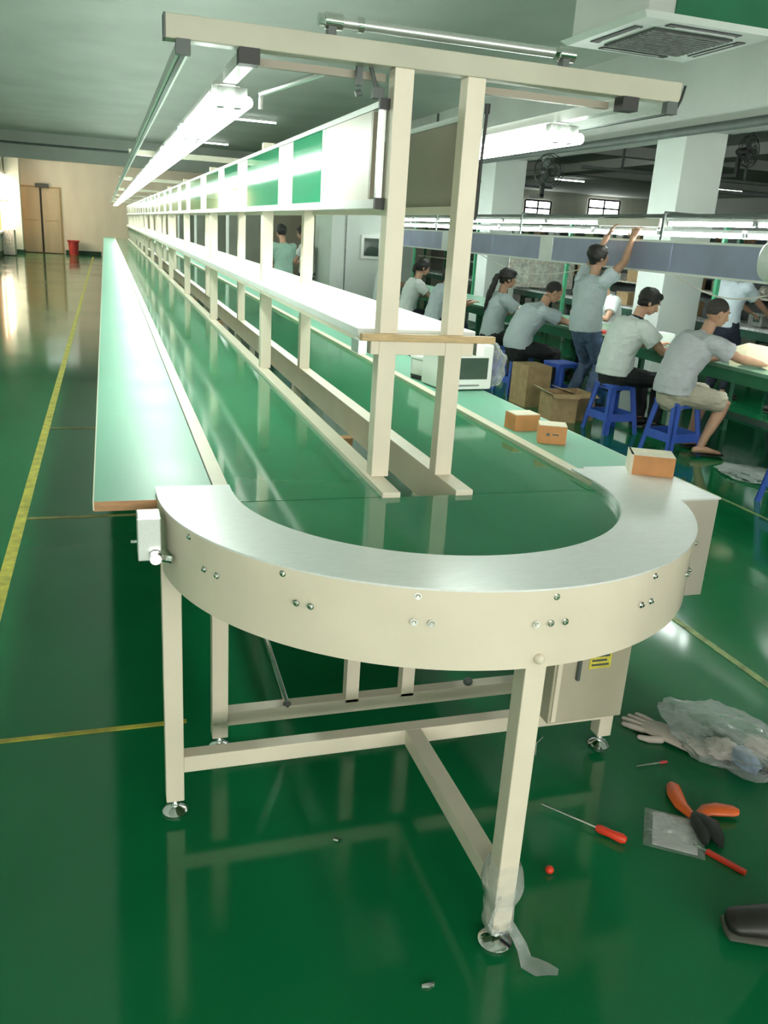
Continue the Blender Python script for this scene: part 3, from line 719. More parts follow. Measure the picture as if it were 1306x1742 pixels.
def hfix(label, L_=1.2):
    f = thing('bench_light', label, 'light fixture', (0,0,0), 0, 'tube lights of the bench header')
    MB().box(-.03, .03, .02, L_-.02, .005, .03).build('housing', M_WHITE, f)
    MB().cyl((0,.02,-.014), (0, L_-.02, -.014), .020, 8).build('tube', M_TUBE2, f, smooth=True)
    for y_ in (0, L_-.025): MB().box(-.02, .02, y_, y_+.025, -.028, .006).build('lamp_holder', M_CLUTTER[0], f)
    return f
hf = None
for rowk, (x, z, off) in enumerate(((5.12, 1.89, 0), (5.22, 1.80, .6), (5.12, 1.80, .1))):
    for k in range(11 if rowk < 2 else 10):
        y = 3.65 + off + k*1.22
        if rowk == 0 and k == 3: continue
        lab = ('lit single tube light in the upper row of the bench header', 'lit single tube light in the rear lower row of the bench header', 'lit single tube light in the front lower row of the bench header')[rowk]
        if hf is None: hf = hfix(lab); f = hf
        else: f = dup(hf, label=lab)
        f.location = (x, y, z)
uf = thing('bench_light', 'unlit white housing light the standing man is fitting in the header', 'light fixture', (5.08, 7.32, 1.87))
MB().box(-.045, .045, 0, 1.12, -.03, .05).build('housing', M_CREAMP, uf, bevel=.012)
for y_ in (0.0, 1.09): MB().box(-.03, .03, y_, y_+.03, -.05, -.03).build('lamp_holder', M_CLUTTER[0], uf)
tag(MB().sweep([(4.97,5.35+a*.05,1.42-.14*math.sin(PI*a/30)) for a in range(31)], [.006]*31, 6).build('cable', M_CREAMP, smooth=True), 'white cable sagging below the header boards at right', 'cable')
tag(MB().sweep([(4.97,8.3+a*.1,1.42-.16*math.sin(PI*a/30)) for a in range(31)], [.006]*31, 6).build('cable', M_CREAMP, smooth=True), 'white cable sagging below the header behind standing man', 'cable')
# round white thing at right edge of the header
tag(MB().sweep([(4.90, 4.4, 1.60), (4.90, 5.62, 1.60)], [(.08, .15), (.08, .15)], 20, lat=(1,0,0), round_ends=True).build('white_cover', M_WHITE, smooth=True), 'rounded white cover on the header at the right picture edge', 'cover')

# bench items
tag(MB().sweep([(4.98,5.95,.80),(5.06,5.84,.86),(5.16,5.72,.845),(5.26,5.60,.80)], [(.10,.004)]*4, 4, lat=(.3,.5,.8)).build('paper_sheet', M_PAPER), 'cream paper sheet held up over the bench by the nearest man', 'paper')
tag(MB().box(-.12,.12,-.16,.16,0,.012).build('document', M_PAPERW, loc=(5.35,5.35,.75), rot=(0,0,.3)), 'white document lying flat on the bench at right', 'paper')
tag(MB().box(-.1,.1,-.15,.15,0,.01).build('document', M_PAPER, loc=(5.12,9.5,.75), rot=(0,0,.1)), 'cream sheet on the bench before the ponytailed woman', 'paper')
tag(MB().box(-.12,.12,-.16,.16,0,.06).build('parts_tray', M_CLUTTER[2], loc=(5.2,10.3,.75)), 'cream parts tray on the bench beyond the ponytailed woman', 'tray')
tag(MB().box(-.06,.06,-.09,.09,0,.03).build('parts_tray', M_REDB, loc=(5.05,8.05,.75)), 'small red tray under the hands of the leaning man', 'tray')
tag(MB().box(-.12,.12,-.1,.1,0,.10).build('parts_tray', M_WHITE, loc=(5.25,7.35,.75)), 'white tray on the bench beside the standing man', 'tray')

# second line: shelving with clutter
def shelving(label, x, y0, y1, levels, mset, seed, top=1.95):
    random.seed(seed)
    t = thing('shelving', label, 'shelving', (x, y0, 0))
    def T(mb): mb.v = [(a-x, b-y0, c) for a, b, c in mb.v]; return mb
    y = y0
    while y <= y1+.01:
        T(MB().box(x-.03, x+.03, y-.03, y+.03, .81, top)).build('post', M_GREENF, t); y += 1.5
    for z in levels: T(MB().box(x-.17, x+.17, y0, y1, z, z+.025)).build('shelf_board', M_CLUTTER[2] if z < 1.3 else M_DGREEN, t)
    T(MB().box(x+.17, x+.18, y0, y1, .81, top)).build('back_panel', M_CLUTTER[3], t)
    T(MB().box(x-.17, x-.15, y0, y1, top, top+.05)).build('top_rail', M_CLUTTER[0], t)
    return t
shelving('green shelving behind the seated men, crowded with parts', 7.95, 3.7, 21.7, (1.12, 1.45, 1.75), None, 1)
random.seed(5)
kinds = ['parts_bin', 'carton', 'meter', 'tool_case', 'wire_spool']
protos = {}
def item(kind, loc, rz, s, mi, label, group):
    key = (kind, mi)
    if key not in protos:
        t = thing(kind, label, kind.replace('_', ' '), (0,0,0), 0, group)
        if kind == 'parts_bin':
            MB().add([(-.06,-.09,0),(.06,-.09,0),(.06,.09,0),(-.06,.09,0),(-.08,-.11,.12),(.08,-.11,.12),(.08,.11,.12),(-.08,.11,.12),(-.07,-.10,.12),(.07,-.10,.12),(.07,.10,.12),(-.07,.10,.12),(-.05,-.08,.02),(.05,-.08,.02),(.05,.08,.02),(-.05,.08,.02)],
                [(3,2,1,0),(0,1,5,4),(1,2,6,5),(2,3,7,6),(3,0,4,7),(4,5,9,8),(5,6,10,9),(6,7,11,10),(7,4,8,11),(8,9,13,12),(9,10,14,13),(10,11,15,14),(11,8,12,15),(12,13,14,15)]).build('bin_body', M_CLUTTER[mi], t)
        elif kind == 'carton':
            MB().box(-.1,.1,-.13,.13,0,.17).build('body', M_CARTON, t); MB().box(-.1,.1,-.012,.012,.17,.172).build('tape', M_CARTONT, t)
        elif kind == 'meter':
            MB().box(-.09,.09,-.12,.12,.01,.16).build('housing', M_CLUTTER[mi], t, bevel=.01); MB().box(-.094,-.09,-.08,.03,.06,.13).build('display', M_GLASSD, t)
        elif kind == 'tool_case':
            MB().box(-.08,.08,-.16,.16,0,.1).build('case', M_CLUTTER[mi], t, bevel=.01); MB().sweep([(0,-.05,.1),(0,-.05,.13),(0,.05,.13),(0,.05,.1)], [.008]*4, 6).build('handle', M_BLACK, t)
        else:
            MB().cyl((0,-.05,.08),(0,.05,.08),.05,14).cyl((0,-.06,.08),(0,-.05,.08),.08,14).cyl((0,.05,.08),(0,.06,.08),.08,14).build('spool', M_CLUTTER[mi], t)
        protos[key] = t; o = t
    else: o = dup(protos[key])
    o.location = loc; o.rotation_euler = (0,0,rz); o['label'] = label; o['group'] = group; o.scale = (s, s, s)
    return o
lvl = {.80: 'bench top below the green shelving', 1.145: 'lowest shelf of the green shelving', 1.475: 'middle shelf of the green shelving', 1.775: 'top shelf of the green shelving'}
NM = ['grey', 'brown', 'cream', 'black', 'white', 'olive']
for z, nm in lvl.items():
    y = 4.0
    while y < 17:
        k = random.choice(kinds); mi = random.randrange(6)
        cn = 'brown' if k == 'carton' else NM[mi]
        item(k, (7.72 if z < 1 else 7.93, y, z), random.uniform(-.15, .15), random.uniform(.8, 1.15) if z < 1.7 else .75, mi, '%s %s standing on the %s' % (cn, k.replace('_', ' '), nm), 'clutter on the ' + nm)
        y += random.uniform(.34, .62)
shelving('distant green shelving of the farthest bench line', 11.1, 6.2, 23.7, (1.12, 1.45, 1.75), None, 2)

# clear plastic sheets on the floor under the first bench
crumple('plastic_sheet', 'clear plastic sheet crumpled on floor in front of the nearest seated man', 'plastic sheet', (4.72, 5.15, 0), (.22, .3, .03), M_FILM, 21, .3, .3)
crumple('plastic_sheet', 'second clear plastic sheet on floor nearer the right edge', 'plastic sheet', (5.0, 4.7, 0), (.2, .25, .03), M_FILM, 27, .3, .3)
M_BLUECR = M_BLUE
def crate(label, loc, rz=0):
    t = thing('crate', label, 'crate', loc, rz)
    a, b, h, w_ = .25, .18, .22, .008
    MB().box(-a,a,-b,b,0,w_).box(-a,-a+w_,-b,b,w_,h).box(a-w_,a,-b,b,w_,h).box(-a+w_,a-w_,-b,-b+w_,w_,h).box(-a+w_,a-w_,b-w_,b,w_,h).build('body', M_BLUE, t)
    MB().box(-a-.01,a+.01,-b-.01,-b,h-.03,h).box(-a-.01,a+.01,b,b+.01,h-.03,h).box(-a-.01,-a,-b,b,h-.03,h).box(a,a+.01,-b,b,h-.03,h).build('rim', M_BLUE, t)
    return t
cr1 = crate('blue plastic crate on floor beyond the row of women, seen over the shelf', (3.25, 12.8, .5))
cr2 = dup(cr1, (3.0, 13.35, .5), .1, 'blue plastic crate beside the first one at the far trolley')
tr = thing('trolley', 'low grey trolley carrying the blue crates', 'trolley', (3.12, 13.0, 0), .0)
MB().box(-.45,.45,-.7,.7,.46,.5).build('deck', M_CLUTTER[0], tr)
for sx in (-1,1):
    for sy in (-1,1): MB().box(sx*.4-.02, sx*.4+.02, sy*.64-.02, sy*.64+.02, 0, .46).build('leg', M_DKGREY, tr)
cr3 = dup(cr1, (5.3, 4.3, .262), 0, 'blue crate on the lower shelf of the first bench')
cr4 = dup(cr1, (7.85, 5.3, .262), 0, 'blue crate on the lower shelf of the second bench')
cr5 = dup(cr1, (4.75, 10.6, 0), PI/2, 'blue crate on floor beside the ponytailed woman')

# booth wall with small window, and grey panels farther on
bo = thing('booth', 'pale green booth with a small dark window beyond the rack', 'booth', (4.05, 14.0, 0))
MB().box(-.55, .35, 0, 1.2, 0, 2.35).build('wall', M_WALLW, bo)
wf = MB().box(-.05, .30, -.03, 0, 1.2, 1.58).build('window_frame', M_WHITE, bo, bevel=.005)
MB().box(0, .25, -.034, -.03, 1.25, 1.53).build('pane', M_GLASSD, wf)
MB().box(-.32, -.30, -.01, 0, 0, 2.3).build('seam', M_CLUTTER[0], bo)
M_GREYBR = mat('dull_brown_grey_panel', (.20, .21, .17), .5, var=.1, scale=2)
def screen_panel(label, x0, x1, y, m_):
    t = thing('partition', label, 'partition', ((x0+x1)/2, y, 0)); w_ = (x1-x0)/2
    MB().box(-w_, w_, 0, .04, .35, 1.95).build('panel', m_, t)
    for sx in (-1, 1): MB().box(sx*w_-.025, sx*w_+.025, -.005, .045, 0, 2.0).build('post', M_WHITE, t)
    return t
screen_panel('dull grey partition panel seen through the rack, nearest of the three', 2.15, 2.85, 16.5, M_GREYBR)
screen_panel('dull grey partition panel seen through the rack, middle of the three', 1.95, 2.9, 20.5, M_GREYBR)
screen_panel('dull grey partition panel seen through the rack, farthest of the three', 2.0, 3.2, 26.0, M_GREYBR)

# posters on board by the far column
po = thing('notice_board', 'framed notice board of papers beside the middle distance column', 'notice board', (7.1, 13.5, 0))
MB().box(-.62, .62, 0, .03, .9, 1.75).build('board', M_CLUTTER[2], po)
for k in range(6): MB().box(-.5+.36*(k % 3), -.24+.36*(k % 3), -.004, 0, .98+.38*(k//3), 1.28+.38*(k//3)).build('sheet', M_PAPERP, po)
for sx in (-1,1): MB().box(sx*.6-.02, sx*.6+.02, .03, .07, 0, 1.8).build('post', M_DKGREY, po)

# ------------------------------------------------------------------ ceiling things
ac = thing('ceiling_air_conditioner', 'white ceiling cassette air conditioner with grille at upper right', 'air conditioner', (3.66, 5.56, 2.965))
A = .525
MB().box(-A+.06, A-.06, -A+.06, A-.06, .03, 1.045).build('body', M_CEIL, ac)
MB().box(-.28, A-.05, -A+.045, -A+.06, .03, 1.02).build('insulation', M_INSUL, ac)
fr = MB()
fr.add([(-A,-A,.03),(A,-A,.03),(A,A,.03),(-A,A,.03),(-A+.04,-A+.04,0),(A-.04,-A+.04,0),(A-.04,A-.04,0),(-A+.04,A-.04,0)], [(0,1,2,3),(7,6,5,4),(0,4,5,1),(1,5,6,2),(2,6,7,3),(3,7,4,0)])
fr.build('face_panel', M_WHITE, ac)
gr = MB().box(-.30, .30, -.30, .30, -.012, 0).build('grille', M_CLUTTER[3], ac)
sl = MB()
for k in range(12): sl.box(-.29, .29, -.27+k*.047, -.256+k*.047, -.018, -.012)
sl.build('grille_slats', M_CLUTTER[0], gr)
for k in range(4):
    an = k*PI/2; c_, s_ = math.cos(an), math.sin(an)
    v = MB().box(-.27, .27, -.425, -.365, -.006, 0); v.v = [(x*c_-y*s_, x*s_+y*c_, z) for x, y, z in v.v]; v.build('air_slot', M_BLACK, ac)
    v = MB().box(-.20, .25, -.382, -.376, -.010, -.006); v.v = [(x*c_-y*s_, x*s_+y*c_, z) for x, y, z in v.v]; v.build('louver', M_WHITE, ac)
# pipes under the beams
tag(MB().cyl((6.42, 3.0, 2.95), (6.42, 30, 2.95), .05, 14).build('ceiling_pipe', M_DKGREY, smooth=True), 'dark grey ceiling pipe crossing in front of the column top', 'pipe')
tag(MB().cyl((6.44, 5.5, 4.0), (6.44, 7.4, 3.0), .02, 10).build('drop_pipe', M_WHITE, smooth=True), 'thin white drain pipe slanting down from the air conditioner area', 'pipe')
tag(MB().cyl((-3.5, 30, 3.55), (3.6, 30, 3.55), .035, 10).build('ceiling_conduit', M_DKGREY, smooth=True), 'dark conduit crossing the ceiling at far left', 'pipe')
for x, y, w_ in ((8.6, 12.5, 2.4), (10.5, 17.0, 3.0), (12.5, 20.0, 3.0)):
    pass
def fan(label, x, y, z, rz):
    t = thing('wall_fan', label, 'fan', (x, y, z), rz)
    g = MB()
    for k in range(24):
        a0, a1 = 2*PI*k/24, 2*PI*(k+1)/24
        for r, d in ((.24, 0), (.17, -.05), (.08, -.075), (.22, .06)):
            g.cyl((r*math.cos(a0), d, r*math.sin(a0)), (r*math.cos(a1), d, r*math.sin(a1)), .006, 5)
    for k in range(12):
        a0 = 2*PI*k/12
        g.sweep([(0,-.08,0),(.17*math.cos(a0),-.05,.17*math.sin(a0)),(.24*math.cos(a0),0,.24*math.sin(a0)),(.2*math.cos(a0),.06,.2*math.sin(a0)),(0,.09,0)], [.003]*5, 4)
    g.build('cage', M_BLACK, t)
    MB().sweep([(0,.06,0),(0,.2,0)], [.07,.05], 12, round_ends=True).build('motor', M_BLACK, t, smooth=True)
    for k in range(3):
        a0 = 2*PI*k/3
        d = Vector((math.cos(a0),0,math.sin(a0))); e = Vector((-math.sin(a0),0,math.cos(a0)))
        MB().sweep([d*.03, d*.12, d*.19], [(.03,.004),(.065,.004),(.05,.004)], 8, lat=e+Vector((0,.3,0))).build('blade', M_DKGREY, t)
    MB().box(-.03,.03,.15,.2,-.35,.02).box(-.03,.03,.15,.5,-.38,-.33).build('bracket', M_BLACK, t)
    return t
fan('black wall fan high up at the left of the distant windows', 6.35, 12.2, 2.66, 0)
fan('black wall fan high up at the right picture edge', 9.7, 12.0, 3.2, .3)
fan('black wall fan partly cut off at the right picture edge', 10.6, 12.0, 3.15, -.3)
for n_, (x0, x1, y, z, lab) in enumerate(((8.2, 13.6, 14.5, 2.95, 'dark cable tray hanging in front of the distant windows'), (6.0, 9.2, 17.5, 2.75, 'dark cable tray hanging left of the white column'), (9.5, 20, 12.6, 2.6, 'dark cable tray hanging at the right of the column'))):
    t = thing('cable_tray', lab, 'cable tray', (x0, y, z))
    MB().box(0, x1-x0, -.06, .06, 0, .05).build('tray', M_DKGREY, t)
    for k in range(2): MB().box((x1-x0)*(.15+.5*k)-.015, (x1-x0)*(.15+.5*k)+.015, -.02, .02, .05, ZC-z-.02).build('hanger', M_DKGREY, t)
def cfix(label, loc, rz, L_=1.25):
    f = thing('ceiling_light', label, 'light fixture', loc, rz, 'tube lights on the ceiling')
    MB().box(-L_/2, L_/2, -.03, .03, .03, .07).build('housing', M_WHITE, f)
    MB().cyl((-L_/2+.02,0,.01), (L_/2-.02,0,.01), .016, 8).build('tube', M_CLAMP, f, smooth=True)
    return f
c0 = None
for (x, y) in ((3.3, 21.4), (3.1, 28.4), (3.3, 35.5), (.3, 35.5), (-1.8, 34.6), (.6, 33.4), (-1.8, 36.6), (1.8, 36.6), (9.2, 17), (9.2, 25), (9.2, 9.0), (12.2, 12), (12.2, 20), (16.5, 12), (16.5, 20), (16.5, 30), (22, 16), (22, 28), (12.2, 5), (18, 4), (8.8, 2.5)):  # several by the back wall are hidden extras, added to brighten it
    lab = 'white ceiling tube light high above the hall'
    if c0 is None: c0 = cfix(lab, (x, y, 3.9), 0)
    else: dup(c0, (x, y, 3.9), 0)

# far left things
rb = thing('bin', 'red bin standing against the far wall beside the door', 'bin', (-1.25, 38.1, 0))
MB().lathe([(.17,0),(.2,.5),(.22,.5),(.22,.53),(.19,.53)], n=20).build('body', M_REDB, rb, smooth=True)
MB().box(-.24,.24,-.22,.22,.53,.57).build('lid', M_REDB, rb, bevel=.01)
cb_ = thing('cabinet', 'pale metal cabinet in the far left corner', 'cabinet', (-3.38, 35.2, 0))
MB().box(-.2,.2,-.3,.3,.03,.9).build('body', M_CLUTTER[4], cb_); MB().box(.2,.21,-.28,.28,.06,.87).build('door', M_CLUTTER[4], cb_)
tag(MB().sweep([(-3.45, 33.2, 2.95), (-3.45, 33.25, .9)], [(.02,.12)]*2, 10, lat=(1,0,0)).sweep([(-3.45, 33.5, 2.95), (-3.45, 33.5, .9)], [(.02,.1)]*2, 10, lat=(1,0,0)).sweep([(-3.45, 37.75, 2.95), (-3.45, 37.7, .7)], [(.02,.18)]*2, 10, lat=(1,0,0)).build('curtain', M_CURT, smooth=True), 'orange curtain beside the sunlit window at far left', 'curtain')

# ------------------------------------------------------------------ people
def frame(fwd, up=(0,0,1)):
    f = Vector(fwd).normalized(); l = Vector(up).cross(f).normalized(); u_ = f.cross(l)
    return f, l, u_
def ik(a, b, l1, l2, hint):
    a, b = Vector(a), Vector(b); d = b-a; L_ = min(d.length, (l1+l2)*.995); d.normalize()
    k = (l1*l1 - l2*l2 + L_*L_)/(2*L_); h = math.sqrt(max(l1*l1-k*k, 1e-6))
    hv = Vector(hint); hv = hv - d*hv.dot(d)
    if hv.length < 1e-4: hv = d.orthogonal()
    hv.normalize()
    return a + d*k + hv*h, a + d*L_
def remesh(mb, name, m, parent, vox, smooth_it=3, dec=.5, wr=0.0, seed=0):
    me = bpy.data.meshes.new(name+'_tmp'); me.from_pydata(mb.v, [], mb.f); me.update()
    bm = bmesh.new(); bm.from_mesh(me); bmesh.ops.recalc_face_normals(bm, faces=bm.faces); bm.to_mesh(me); bm.free()
    o = bpy.data.objects.new(name+'_tmp', me); C.objects.link(o)
    r = o.modifiers.new('r', 'REMESH'); r.mode = 'VOXEL'; r.voxel_size = vox; r.use_smooth_shade = True
    s = o.modifiers.new('s', 'SMOOTH'); s.iterations = smooth_it; s.factor = .5
    if dec < 1: d = o.modifiers.new('d', 'DECIMATE'); d.ratio = dec
    dg = bpy.context.evaluated_depsgraph_get(); dg.update()
    me2 = bpy.data.meshes.new_from_object(o.evaluated_get(dg)); me2.name = name
    bpy.data.objects.remove(o); bpy.data.meshes.remove(me)
    if wr:
        nn = [v.normal.copy() for v in me2.vertices]
        for v, n_ in zip(me2.vertices, nn):
            p = v.co*11 + Vector((seed, 0, 0)); q = Vector((p.x, p.y, p.z*2.0))
            v.co += n_*wr*(noise.noise(q) + .5*noise.noise(q*2.3) - (.6*abs(noise.noise(q*1.4))))
    for p in me2.polygons: p.use_smooth = True
    me2.materials.clear(); me2.materials.append(m)
    ob = bpy.data.objects.new(name, me2); C.objects.link(ob); ob.parent = parent
    return ob
def person(label, loc, rz, pel=.52, lean=.25, slouch=.04, head=(1,0,-.3), hroll=0, wrists=None, ankles=None, knees=((1,.15,.6),(1,-.15,.6)),
           elbows=((-.4,.8,-.6),(-.4,-.8,-.6)), shirt=M_SHIRTW, legs=('trousers', M_TROUS), hair='short', shoe=M_SHOE, vox=.007, scale=1.0, female=False, hem=0.0, sleeve=.62, sandals=False, collar=None, twist=0.0, knee_len=1.0, girth=1.0):
    t = thing('person', label, 'person', loc, rz)
    t.scale = (scale,)*3
    P = Vector((0,0,pel))
    def sp(k):   # spine point, k 0..1 from pelvis to neck base
        return P + Vector((math.sin(lean)*.50*k - slouch*math.sin(PI*k), 0, .50*k*math.cos(lean) ))
    Cn = sp(1.0)
    ct, st_ = math.cos(twist), math.sin(twist)
    sw = .165 if female else .185
    lat = Vector((-st_, ct, 0)).normalized()
    shs = [sp(.9) + lat*sw*s for s in (1, -1)]
    hips = [P + Vector((0, .09*s, -.01)) for s in (1, -1)]
    wk = .93 if female else 1.0
    body = MB()
    tor = [(0-.14,.15,.105),(0,.165*1.0,.12),(.18,.15*wk,.108),(.42,.143*wk,.10),(.65,.165*wk,.115),(.84,.172*wk,.108),(.95,.12*wk,.08),(1.0,.06,.058)]
    body.sweep([sp(k) for k, a, b in tor], [(a, b) for k, a, b in tor], 20, lat=(0,1,0), round_ends=True)
    hf = Vector(head).normalized(); F_, L_, U_ = frame(hf)
    nk = Cn + Vector((.02+.03*math.sin(lean), 0, .085))
    hc = nk + F_*.025 + U_*.10*1.0
    body.sweep([Cn-Vector((0,0,.03)), Cn+Vector((.01,0,.03)), nk+U_*.03], [(.058,.056),(.050,.052),(.05,.055)], 14, lat=(0,1,0))
    fr_ = (F_, L_, U_)
    def h(f, l, u_): return hc + F_*f + L_*l + U_*u_
    body.ell(h(-.005,0,.02), (.094,.073,.092), fr_, 20, 14)
    body.ell(h(.030,0,-.035), (.056,.056,.062), fr_, 16, 12)
    body.ell(h(.045,0,-.07), (.036,.036,.026), fr_, 12, 8)
    body.sweep([h(.083,0,.012), h(.098,0,-.012), h(.103,0,-.028), h(.088,0,-.038)], [.008,.010,.014,.010], 10, round_ends=True)
    body.ell(h(.078,0,-.058), (.012,.022,.006), fr_, 10, 6)
    body.ell(h(.074,.028,.024), (.014,.022,.007), fr_, 10, 6); body.ell(h(.074,-.028,.024), (.014,.022,.007), fr_, 10, 6)
    for s in (1, -1): body.ell(h(-.008, .074*s, -.008), (.019,.010,.031), fr_, 10, 8)
    # arms
    arms = []
    for i, s in enumerate((1, -1)):
        el, w_ = ik(shs[i], wrists[i], .285, .25, (elbows[i][0], elbows[i][1], elbows[i][2]))
        arms.append((shs[i], el, w_))
        k = .88 if female else 1.0
        body.sweep([shs[i], shs[i].lerp(el,.3), shs[i].lerp(el,.75), el, el.lerp(w_,.25), el.lerp(w_,.7), w_], [.050*k,.047*k,.041*k,.037*k,.040*k,.031*k,(.027*k)], 14, round_ends=True)
        d = (w_-el).normalized(); sd = d.cross(Vector((0,0,1)))
        if sd.length < .2: sd = Vector((0,1,0))
        sd.normalize(); up_ = sd.cross(d).normalized(); inn = sd*(1 if s > 0 else -1)  # thumb side
        if up_.z < 0: up_ = -up_
        body.sweep([w_-d*.01, w_+d*.03, w_+d*.06, w_+d*.088], [(.027,.019),(.037,.016),(.042,.015),(.039,.012)], 12, lat=sd, round_ends=True)
        for q, (o_, ln) in enumerate(((-1.5,.058),(-.5,.068),(.5,.072),(1.5,.064))):
            b0 = w_ + d*.075 + sd*.0225*o_; sprd = sd*.10*o_*.35
            dd_ = (d+sprd).normalized()
            body.sweep([b0, b0+dd_*ln*.45-up_*.004, b0+dd_*ln*.78-up_*.016, b0+dd_*ln*.98-up_*.034], [.0095,.0088,.008,.0068], 8, round_ends=True)
        b0 = w_ + d*.022 + inn*.030
        body.sweep([b0, b0+(d*.6+inn*.75).normalized()*.03-up_*.006, b0+(d*.6+inn*.75).normalized()*.045+d*.02-up_*.014], [.013,.011,.0085], 8, round_ends=True)
    # legs
    lg = []
    for i, s in enumerate((1, -1)):
        kn_, an = ik(hips[i], ankles[i], .40*knee_len, .385*knee_len, knees[i])
        lg.append((hips[i], kn_, an))
        body.sweep([hips[i], hips[i].lerp(kn_,.35), hips[i].lerp(kn_,.8), kn_, kn_.lerp(an,.3), kn_.lerp(an,.75), an], [.085,.078,.057,.052,.056,.038,.034], 16, round_ends=True)
        shin = (an-kn_).normalized(); fd = Vector((1, .12*s, 0)).normalized()
        fz = an.z-.055
        heel = an - fd*.045 + Vector((0,0,-.045)); toe = an + fd*.17 + Vector((0,0,-.062))
        body.sweep([heel, an+Vector((0,0,-.035)), an+fd*.09+Vector((0,0,-.05)), toe], [(.030,.026),(.036,.036),(.042,.024),(.036,.014)], 14, lat=(0,1,0), round_ends=True)
    bo_ = remesh(body, 'body', M_SKIN, t, vox, 2, .6)
    # eyes, brows, lips
    ey = MB(); pu = MB()
    for s in (1,-1): ey.ell(h(.076, .028*s, .008), (.011,.013,.008), fr_, 10, 6); pu.ell(h(.084, .028*s, .008), (.005,.006,.006), fr_, 8, 6)
    ey.build('eyes', M_CLUTTER[4], t, smooth=True); pu.build('pupils', M_BLACK, t, smooth=True)
    br = MB()
    for s in (1,-1): br.sweep([h(.086,.012*s,.028), h(.087,.03*s,.033), h(.076,.046*s,.027)], [.003,.0045,.002], 6)
    br.build('eyebrows', M_HAIR, t)
    MB().sweep([h(.084,.02,-.058), h(.091,0,-.056), h(.084,-.02,-.058)], [.003,.005,.003], 8, round_ends=True).build('lips', mat('lips', (.40,.15,.12), .5), t, smooth=True)
    # hair
    hm = MB()
    if hair == 'buzz':
        hm.ell(h(-.014,0,.032), (.094,.0765,.090), fr_, 24, 16); remesh(hm, 'hair', M_BALD, t, .006, 1, .6, .0)
    elif hair == 'thin':
        hm.ell(h(-.018,0,.028), (.092,.0785,.088), fr_, 24, 16); remesh(hm, 'hair', M_HAIR, t, .006, 1, .6, .004)
    else:
        hm.ell(h(-.020,0,.036), (.106,.088,.098), fr_, 24, 16)
        hm.ell(h(.03,0,.078), (.062,.066,.040), fr_, 16, 10)
        for s in (1,-1): hm.ell(h(.0,.066*s,.018), (.03,.018,.042), fr_, 12, 8)
        hm.ell(h(-.065,0,-.02), (.038,.058,.048), fr_, 14, 10)
        if hair == 'pony':
            b0 = h(-.10,0,.03)
            dn = Vector((-.35,0,-1)).normalized()
            hm.sweep([b0, b0+Vector((-.04,0,-.01)), b0+Vector((-.075,0,-.10)), b0+Vector((-.12,0,-.22)), b0+Vector((-.155,0,-.34)), b0+Vector((-.17,0,-.44))], [.024,.034,.040,.038,.028,.010], 12, round_ends=True)
        if hair == 'ponyshort':
            b0 = h(-.10,0,.03)
            hm.sweep([b0, b0+Vector((-.04,0,-.02)), b0+Vector((-.05,0,-.09)), b0+Vector((-.04,0,-.17))], [.02,.028,.03,.012], 12, round_ends=True)
        remesh(hm, 'hair', M_HAIR, t, .006, 1, .6, .010, 3)
    # shirt
    sh = MB(); g = .016
    k0 = hem
    tor2 = [(k0, .172, .13), (.1 if k0 < .05 else k0+.08, .172, .132), (.25,.168*wk,.126), (.42,.164*wk,.120), (.65,.182*wk,.130), (.84,.188*wk,.122), (.95,.130*wk,.092), (.99,.075,.07), (1.03,.062,.060)]
    tor2 = [x for x in tor2 if x[0] >= k0]
    sh.sweep([sp(k) for k, a, b in tor2], [((a*girth, b*girth*1.05) if k < .93 else (a, b)) for k, a, b in tor2], 24, lat=(0,1,0))
    for i in range(2):
        a, el, w_ = arms[i]; e2 = a.lerp(el, sleeve)
        top_ = a + (sp(.88)-a)*.35
        sh.sweep([top_, a, a.lerp(e2,.5), e2], [.070,.074,.070*girth,.076*girth], 16, round_ends=False); sh.ell(a, (.074,.074,.074)); sh.ell(top_, (.072,.072,.068))
    remesh(sh, 'shirt', shirt, t, vox*1.1, 5, .6, .007, len(label) % 50)
    if collar:
        MB().sweep([Cn+Vector((.0,0,-.005)), Cn+Vector((.012,0,.032))], [(.068,.064),(.060,.058)], 18, lat=(0,1,0)).build('collar', collar, t, smooth=True)
    # legs clothes
    tr_ = MB()
    tr_.sweep([sp(-.14)-Vector((0,0,0)), sp(0), sp(.12)], [(.165,.125),(.180,.136),(.166,.126)], 20, lat=(0,1,0), round_ends=True)
    for i in range(2):
        a, kn_, an = lg[i]
        if legs[0] == 'trousers':
            sh_ = kn_.lerp(an, .97)
            tr_.sweep([a, a.lerp(kn_,.35), a.lerp(kn_,.8), kn_, kn_.lerp(an,.3), sh_], [.098,.092,.073,.068,.066,.058], 16, round_ends=False)
            tr_.ell(kn_, (.068,.068,.068))
        else:
            tr_.sweep([a, a.lerp(kn_,.35), a.lerp(kn_,.96)], [.10,.098,.088], 16)
        tr_.ell(a, (.10,.10,.10))
    remesh(tr_, legs[0], legs[1], t, vox*1.1, 3, .6, .009, 9)
